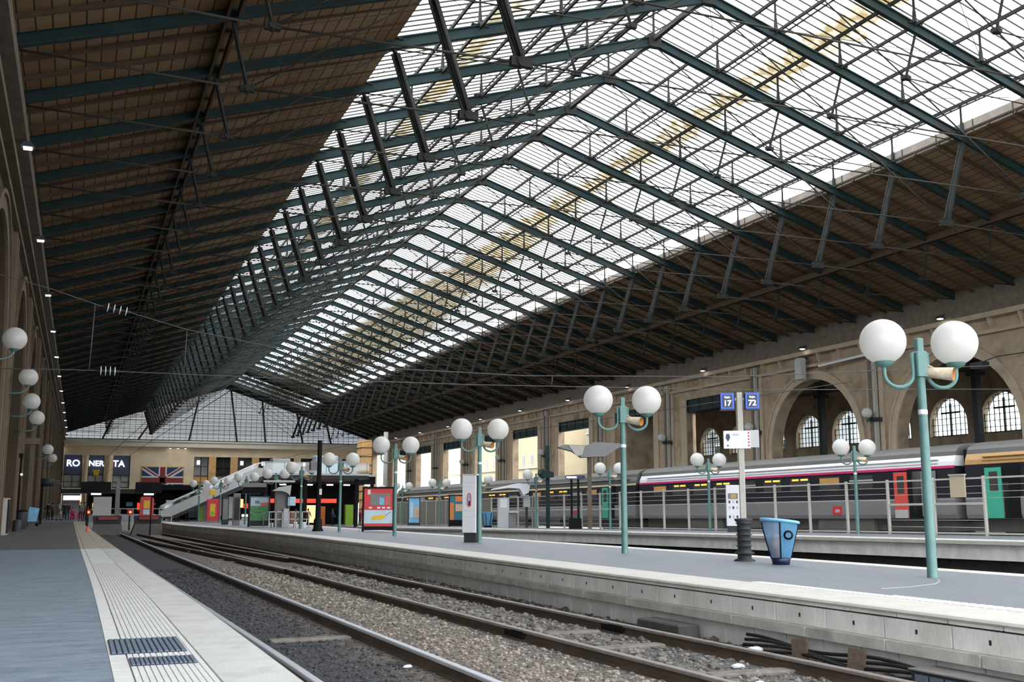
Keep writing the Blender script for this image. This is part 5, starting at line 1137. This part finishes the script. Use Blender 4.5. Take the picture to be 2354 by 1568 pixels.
for i, (x, w, h, m) in enumerate(((14, 1.4, 1.3, 'lgrey'), (17.4, 1.8, 1.6, 'skyprint'), (19.6, .9, 1.2, 'grey'))): tag(MB().bbox(x, x + w, 85, 86.5, 3.5, 3.5 + h, .05).build('mezzanine_booth', m), 'booth on the mezzanine deck, %s' % ('leftmost pale one', 'middle bluish one', 'rightmost dark one')[i], 'booth', 'booths on the mezzanine')
t = thing('shop_pavilion', 'low dark shop pavilion with white-edged flat canopy and red sign band', 'shop', (0, 93, -.5))
MB().box(15.2, 24.4, 0, 6, 3.55, 4.2).build('canopy', 'black', t); MB().box(15.0, 24.5, -.1, 6.1, 4.2, 4.38).build('canopy_edge', 'lgrey', t); MB().box(15.3, 24.3, 5.6, 5.9, 0, 3.55).build('back_wall', 'black', t)
MB().box(14.0, 20.9, -.2, .1, 1.9, 2.25).build('red_sign_band', 'lit_red', t)
for x in (15.3, 18.0, 24.0): MB().box(x, x + .3, .1, .4, 0, 3.55).build('post', 'black', t)
for x in (16.1, 18.4, 20.2, 21.7, 23.6): MB().box(x, x + .5, .4, .7, 3.42, 3.5).build('ceiling_lamp', 'lamp_on', t)
for (x, w, z0, z1, m) in ((14.7, 2.2, .3, 1.9, 'red'), (15.5, .8, 1.0, 1.8, 'yellow'), (19.6, .6, 0, 1.6, 'orange'), (22.0, .7, .0, 1.75, 'lime'), (23.0, .2, 0, 1.9, 'lit_w'), (23.6, .5, .9, 1.6, 'red_d'), (18.6, 1.0, .2, 1.7, 'lit_warm'), (17.2, .7, 0, 1.1, 'sand')): MB().bbox(x, x + w, 1.0, 1.6, z0, z1, .02).build('shop_display', m, t)
MB().box(23.3, 24.0, -.1, .1, 2.3, 3.2).build('hanging_screen', 'grey', t)
t = thing('shop_row', 'dark row of small shops with warm lights under the end wall', 'shop', (0, YE - 6, 0)); MB().box(-2.5, 46, 0, 5, 3.2, 3.9).build('canopy', 'dgrey', t); MB().box(1.5, 46, 4.5, 4.8, 0, 3.2).build('back_wall', 'black', t)
rr = random.Random(3)
for k in range(26):
    x = 2.2 + k * 1.7; m = rr.choice(['lit_warm', 'lit_w', 'lit_red', 'lit_warm', 'orange', 'paper', 'pink', 'bluep']); w = .5 + rr.random() * .9; z = .4 + rr.random() * 1.5
    MB().box(x, x + w, 3.6, 3.9, z, z + .3 + rr.random() * .9).build('shop_display', m, t)
t = thing('shop_booth', 'dark booth with white and red panels beneath the escalator', 'shop', (0, 90, 0)); MB().box(6.0, 13, 0, 4, 2.4, 2.8).box(6, 13, 3.8, 4, 0, 2.4).build('shell', 'black', t)
for (x, w, z0, z1, m) in ((6.6, .5, 0, 1.6, 'white'), (7.7, .25, .5, 1.1, 'lit_red'), (8.3, .8, .2, 1.4, 'dgrey'), (10.5, .6, .3, 1.7, 'red'), (11.4, .5, .1, 1.9, 'white'), (12.2, .5, 1.0, 1.7, 'lit_warm'), (9.4, .5, .9, 1.5, 'pink')): MB().bbox(x, x + w, 1, 1.5, z0, z1, .02).build('shop_display', m, t)
# wooden slatted tower and pole by the right wall end
mb = MB().box(25.6, 26.6, 103, 105, -.5, 7.6)
for k in range(9): mb.box(25.55, 26.65, 102.95, 105, k * .85, k * .85 + .06, 1)
tag(mb.build('slatted_tower', ['orange_st', 'dgrey']), 'tall orange wooden clad tower by the far end of the right wall', 'tower')
tag(MB().tube([(27.2, 100, -.5), (27.2, 100, 8.2)], .22, 12).build('pale_mast', 'pipe'), 'tall pale pole rising behind the poster panel', 'mast')
# =================================================================== LEFT PLATFORM OBJECTS
t = thing('platform_mast', 'slim black mast with a dark foot by the left wall', 'mast', (-2.35, 50.5, 0)); MB().tube([(0, 0, 0), (0, 0, 3.3)], .045, 8).build('pole', 'black', t); MB().lathe([(.17, 0), (.17, .45), (.06, .5)], n=14).build('foot', 'dgrey', t); MB().box(-.1, .06, -.1, .1, 3.1, 3.3).build('head', 'black', t); MB().ball((.05, -.05, 2.4), .05, 8, 6).build('small_lamp', 'lit_w', t)
t = thing('drum_sign_post', 'black post with a round drum lamp at the far end of the left platform', 'sign post', (-2.1, 73.0, 0)); MB().box(-.07, .07, -.07, .07, 0, 2.75).build('post', 'black', t); MB().tube([(-.1, 0, 2.55), (.65, 0, 2.55)], .24, 16).build('drum', 'dgrey', t); MB().tube([(.6, 0, 2.7), (1.0, 0, 2.62)], .02, 5).tube([(.6, 0, 2.55), (1.1, 0, 2.45)], .02, 5).build('arm', 'grey', t)
t = thing('litter_bin', 'dark round litter bin beside the slim mast on the left platform', 'litter bin', (-2.38, 55.5, 0)); MB().lathe([(.2, 0), (.24, .1), (.26, .75), (.22, .82)], n=16).build('body', 'dgrey', t); MB().lathe([(.23, .8), (.26, .86), (.1, .9)], n=16).build('lid', 'black', t)
t = thing('luggage_trolley', 'blue folded luggage trolley parked against the left wall', 'luggage trolley', (-2.25, 63.2, 0)); MB().beam((0, 0, .25), (.12, 0, 1.0), .5, .06, up=(0, 1, 0)).build('frame_panel', 'bluep', t); MB().bbox(-.3, .35, -.25, .25, .18, .26, .01).build('deck', 'navy', t)
for x in (-.22, .28): MB().tube([(x, -.2, .1), (x, -.14, .1)], .09, 10).tube([(x, .14, .1), (x, .2, .1)], .09, 10).build('wheel', 'black', t)
t = thing('wall_kiosk', 'striped dark door panel with pale frame at the near end of the left wall', 'door panel', (-2.5, 44.6, 0)); MB().box(-.15, .1, -.9, .9, 0, 1.35).build('frame', 'pipe', t)
for y in (-.7, 0): MB().box(.1, .12, y, y + .5, .05, 1.3).build('dark_leaf', 'black', t)
tag(MB().box(-2.7, -1.9, 57, 57.6, 4.05, 4.35).build('wall_box', 'gutter'), 'brown box canopy fixed to the left wall above the mast', 'wall box')
# =================================================================== OVERHEAD LINE
def wire(pts, r, label, name='overhead_wire'): return tag(MB().tube(pts, r, 6).build(name, 'wire'), label, 'wire', 'overhead line wires')
Yw = 24.0
wire([(XWL - .1, Yw, 3.78), (-.5, Yw, 3.85), (.17, Yw, 3.86), (4.0, Yw, 3.87), (8.6, Yw, 3.92), (16, Yw, 4.1), (30, Yw, 4.7), (XWR, Yw, 5.6)], .011, 'lower overhead span wire crossing the whole hall')
wire([(XWL - .1, Yw, 6.0), (-.76, Yw, 5.54), (.17, Yw, 5.26), (.8, Yw, 5.15), (2.0, Yw, 4.85), (4, Yw, 4.55), (6.6, Yw, 4.22), (10, Yw, 4.2), (16, Yw, 4.45), (30, Yw, 5.6), (XWR, Yw, 7.4)], .011, 'upper sagging overhead span wire crossing the whole hall')
wire([(.1, Yw, 5.28), (.06, Yw, 3.86)], .012, 'left vertical drop wire joining the two span wires')
wire([(2.0, Yw, 4.85), (1.98, Yw, 3.87)], .01, 'middle vertical drop wire joining the two span wires'); wire([(10.75, Yw, 4.21), (10.72, Yw, 3.97)], .012, 'right short drop wire joining the two span wires')
for i, (a, b) in enumerate((((.3, 5.235), (.8, 5.15)), ((.25, 3.862), (.62, 3.862)))):
    t = thing('insulator', 'white four-disc insulator on the %s span wire' % ('upper', 'lower')[i], 'insulator', ((a[0] + b[0]) / 2, Yw, (a[1] + b[1]) / 2), 0, 'insulators on the overhead line')
    L = b[0] - a[0]; an = math.atan2(a[1] - b[1], L); Rm = Matrix.Rotation(PI / 2 + an, 4, 'Y')
    MB().tube([(-L / 2 - .03, 0, (a[1] - b[1]) / 2), (L / 2 + .03, 0, -(a[1] - b[1]) / 2)], .02, 8).build('rod', 'dgrey', t)
    for k in range(4): MB().lathe([(.02, -.012), (.1, -.008), (.1, .004), (.02, .012)], Rm @ Vector((0, 0, -L * .38 + L * .25 * k)), 14, M_=Rm).build('disc', 'insul', t)
for i, (x, z) in enumerate(((2.8, 4.5), (4.3, 4.6), (15.1, 4.5), (20, 4.6))):
    wire([(x - .02 * 0, 8 if False else 24, z - .1), (x - .9, 80, z + .2), (x - 1.5, 140, z + .3)], .012, 'overhead contact wire running along the hall, %s from the left' % ['first', 'second', 'third', 'fourth'][i])
# fittings on the right wall
t = thing('wall_speaker', 'grey box loudspeaker hung above the first full arch', 'loudspeaker', (XWR - .7, 62.2, 10.0)); MB().bbox(-.25, .25, -.35, .35, 0, 1.5, .04).build('box', 'lgrey', t); MB().box(-.05, .75, -.05, .05, 1.5, 1.6).build('bracket', 'dgrey', t)
tag(MB().beam((XWR - .5, 60.4, 10.75), (XWR - .5, 54.3, 10.95), .12, .14).build('tube_light', 'white'), 'long white tube light fixed above the arches of the right wall', 'tube light')
t = thing('wall_floodlight', 'dark floodlight hung in front of the rightmost arch', 'floodlight', (XWR - 1.2, 45.4, 8.75)); MB().bbox(-.3, .3, -.45, .45, 0, .35, .04).build('housing', 'dgrey', t); MB().tube([(0, 0, .3), (.5, -.8, .6), (1.2, -2.2, .7)], .03, 6).build('arm', 'dgrey', t)
# =================================================================== PEOPLE
def skin(name, verts, edges, rad, m, parent, lvl=1):
    me = bpy.data.meshes.new(name); me.from_pydata(verts, edges, []); o = bpy.data.objects.new(name, me); COL.objects.link(o); o.parent = parent; me.materials.append(M[m])
    md = o.modifiers.new('skin', 'SKIN'); 
    for i, r in enumerate(rad): me.skin_vertices[0].data[i].radius = (r, r)
    me.skin_vertices[0].data[0].use_root = True; md.use_smooth_shade = True
    sb = o.modifiers.new('sub', 'SUBSURF'); sb.levels = lvl; sb.render_levels = lvl; return o
def person(loc, rz, label, top, legs, step=.12, arm=.1, hair='hair', sc=.8, sit=False, group=None, coat=0.0):
    t = thing('person', label, 'person', loc, rz, group); t.scale = (sc,) * 3
    def A(s): return [(s * .17, 0, 1.43), (s * (.22 + arm * .3), -.03 + arm, 1.16), (s * .2, .1 + arm * 1.5, .95), (s * .2, .13 + arm * 1.6, .87)]
    if sit:   # seated on a low seat facing +y
        V = [(0, 0, .45), (0, -.02, .6), (0, -.03, .83), (0, -.02, .96), (0, 0, 1.03), (0, .02, 1.12), (0, .01, 1.2)]
        AR = lambda s: [(s * .17, -.02, .9), (s * .24, .08, .65), (s * .16, .3, .6), (s * .14, .38, .6)]
        LG = lambda s: [(s * .09, .03, .45), (s * .13, .42, .48), (s * .13, .44, .08), (s * .14, .58, .04)]
    else:
        V = [(0, 0, .95), (0, 0, 1.1), (0, 0, 1.34), (0, 0, 1.48), (0, .01, 1.54), (0, .03, 1.63), (0, .02, 1.71)]
        AR = A; LG = lambda s: [(s * .09, 0, .9), (s * .1, s * step * .6 + .02, .5), (s * .1, s * step - .03, .08), (s * .11, s * step + .12, .04)]
    v = list(V); e = [(i, i + 1) for i in range(6)]; r = [.13, .12, .14, .055, .045, .088, .07]
    for s in (1, -1):
        o = len(v); v += AR(s); e += [(2, o), (o, o + 1), (o + 1, o + 2), (o + 2, o + 3)]; r += [.06, .042, .03, .036]
        o = len(v); v += LG(s); e += [(0, o), (o, o + 1), (o + 1, o + 2), (o + 2, o + 3)]; r += [.085, .055, .04, .036]
    skin('body', v, e, r, 'skin', t)
    v = [(V[0][0], V[0][1], V[0][2] - (.0 if sit else .16 + coat)), V[1], V[2], (V[3][0], V[3][1], V[3][2] - .02)]; e = [(0, 1), (1, 2), (2, 3)]; r = [.185, .165, .165, .085]
    for s in (1, -1):
        o = len(v); a = AR(s); v += a[:3]; e += [(2, o), (o, o + 1), (o + 1, o + 2)]; r += [.08, .062, .048]
    skin('jacket', v, e, r, top, t)
    v = [V[0], V[1]]; e = [(0, 1)]; r = [.16, .14]
    for s in (1, -1):
        o = len(v); g = LG(s); v += [(g[0][0], g[0][1], g[0][2] - (0 if sit else .1)), g[1], g[2]]; e += [(0, o), (o, o + 1), (o + 1, o + 2)]; r += [.1, .072, .058]
    skin('trousers', v, e, r, legs, t)
    h = V[5]; MB().ball((h[0], h[1] - .035, h[2] + .045), .108, 14, 10, cut=-.3).ball((h[0], h[1] - .055, h[2] - .0), .085, 12, 8).build('hair', hair, t)
    f = MB(); f.ball((h[0] - .035, h[1] + .088, h[2] + .01), .012, 6, 5).ball((h[0] + .035, h[1] + .088, h[2] + .01), .012, 6, 5); f.build('eyes', 'black', t); MB().ball((h[0], h[1] + .1, h[2] - .015), .016, 6, 5).build('nose', 'skin', t)
    for s in (1, -1): q = LG(s)[3]; MB().bbox(q[0] - .05, q[0] + .05, q[1] - .2, q[1] + .08, q[2] - .04, q[2] + .05, .02).build('shoe', 'black', t)
    return t
PG = 'people waiting at the end of the left platform'
person((-2.15, 94.2, 0), 2.6, 'person in a long black coat, leftmost of the waiting group', 'cloth_k', 'cloth_k', .04, group=PG, coat=.3)
person((-1.85, 95.5, 0), .6, 'person in dark clothes just behind the leftmost waiting person', 'cloth_br', 'cloth_k', .1, group=PG)
person((-1.4, 94.1, 0), -1.7, 'person in a patterned grey top walking, second from left', 'cloth_g', 'cloth_g', .2, group=PG)
person((-.95, 94.0, 0), 3.1, 'broad person in black with back turned beside the grey top', 'cloth_k', 'cloth_k', .05, arm=.15, group=PG, coat=.25)
person((-.72, 95.3, 0), 3.0, 'person in black right of the broad person in black', 'cloth_k', 'cloth_b', .08, group=PG)
person((-.35, 99.0, 0), 3.1, 'person in a bright pink jacket sitting on a case', 'cloth_p', 'cloth_k', 0, sit=True, group=PG)
tag(MB().bbox(-.55, -.15, 98.6, 98.95, 0, .42 * .8, .03).build('suitcase', 'cloth_p'), 'pink suitcase beneath the seated person in pink', 'suitcase')
t = thing('suitcase', 'small pale pink trolley case right of the seated person', 'suitcase', (.15, 98.5, 0)); MB().bbox(-.17, .17, -.1, .1, .05, .55, .03).build('shell', 'pink', t); MB().tube([(-.1, .08, .5), (-.1, .08, .85), (.1, .08, .85), (.1, .08, .5)], .012, 6).build('handle', 'white', t); MB().tube([(-.15, 0, .03), (-.12, 0, .03)], .03, 8).tube([(.12, 0, .03), (.15, 0, .03)], .03, 8).build('wheel', 'black', t)
person((.25, 87.3, 0), 3.0, 'person in brown and grey standing near the platform edge', 'cloth_g', 'cloth_br', .06, group=PG)
person((.55, 88.2, 0), 3.3, 'person in dark brown behind the one near the platform edge', 'cloth_br', 'cloth_k', .06, group=PG)
person((1.3, 90, 0), 3.3, 'person in pink behind the red signal lamp', 'cloth_p', 'cloth_k', .06, group=PG)
PQ = 'people around the shops'
for i, (x, y, z, c, l) in enumerate(((8.0, 88, 0, 'cloth_k', 'cloth_k'), (7.2, 87, 0, 'cloth_k', 'cloth_b'), (9.5, 87.5, 0, 'cloth_p', 'cloth_k'), (18.2, 91.5, -.5, 'orange', 'cloth_k'), (17.2, 91.8, -.5, 'cloth_g', 'cloth_k'), (20.4, 92, -.5, 'cloth_b', 'cloth_k'), (23.2, 91.2, -.5, 'cloth_k', 'cloth_k'), (22.9, 92.4, -.5, 'red_d', 'cloth_k'), (5.0, 88, 0, 'cloth_br', 'cloth_k'))):
    person((x, y, z), 2.6 + .3 * i, 'person near the shops, ' + ['in black right of the escalator foot', 'in black and blue by the escalator foot', 'in pink under the escalator', 'in orange before the red sign band', 'in grey left of the one in orange', 'in blue middle of the dark pavilion', 'in black beside the lime green display', 'in dark red behind the one in black', 'in brown left of the escalator'][i], c, l, .08, group=PQ)
struct(MB().box(13.2, 26, 86, 100, -.9, -.5).build('floor_shop_front', 'asphalt'), 'floor in front of the shop pavilion')

mb = MB(); pts = [(9.35, 10.9), (9.9, 11.0), (10.6, 11.3), (11.0, 11.65), (11.3, 12.0)]
for (a, b) in zip(pts, pts[1:]): mb.beam((*a, .003), (*b, .003), .015, .004)
struct(mb.build('floor_chalk_mark', 'lgrey'), 'faint pale line on the middle platform by the nearest lamp')
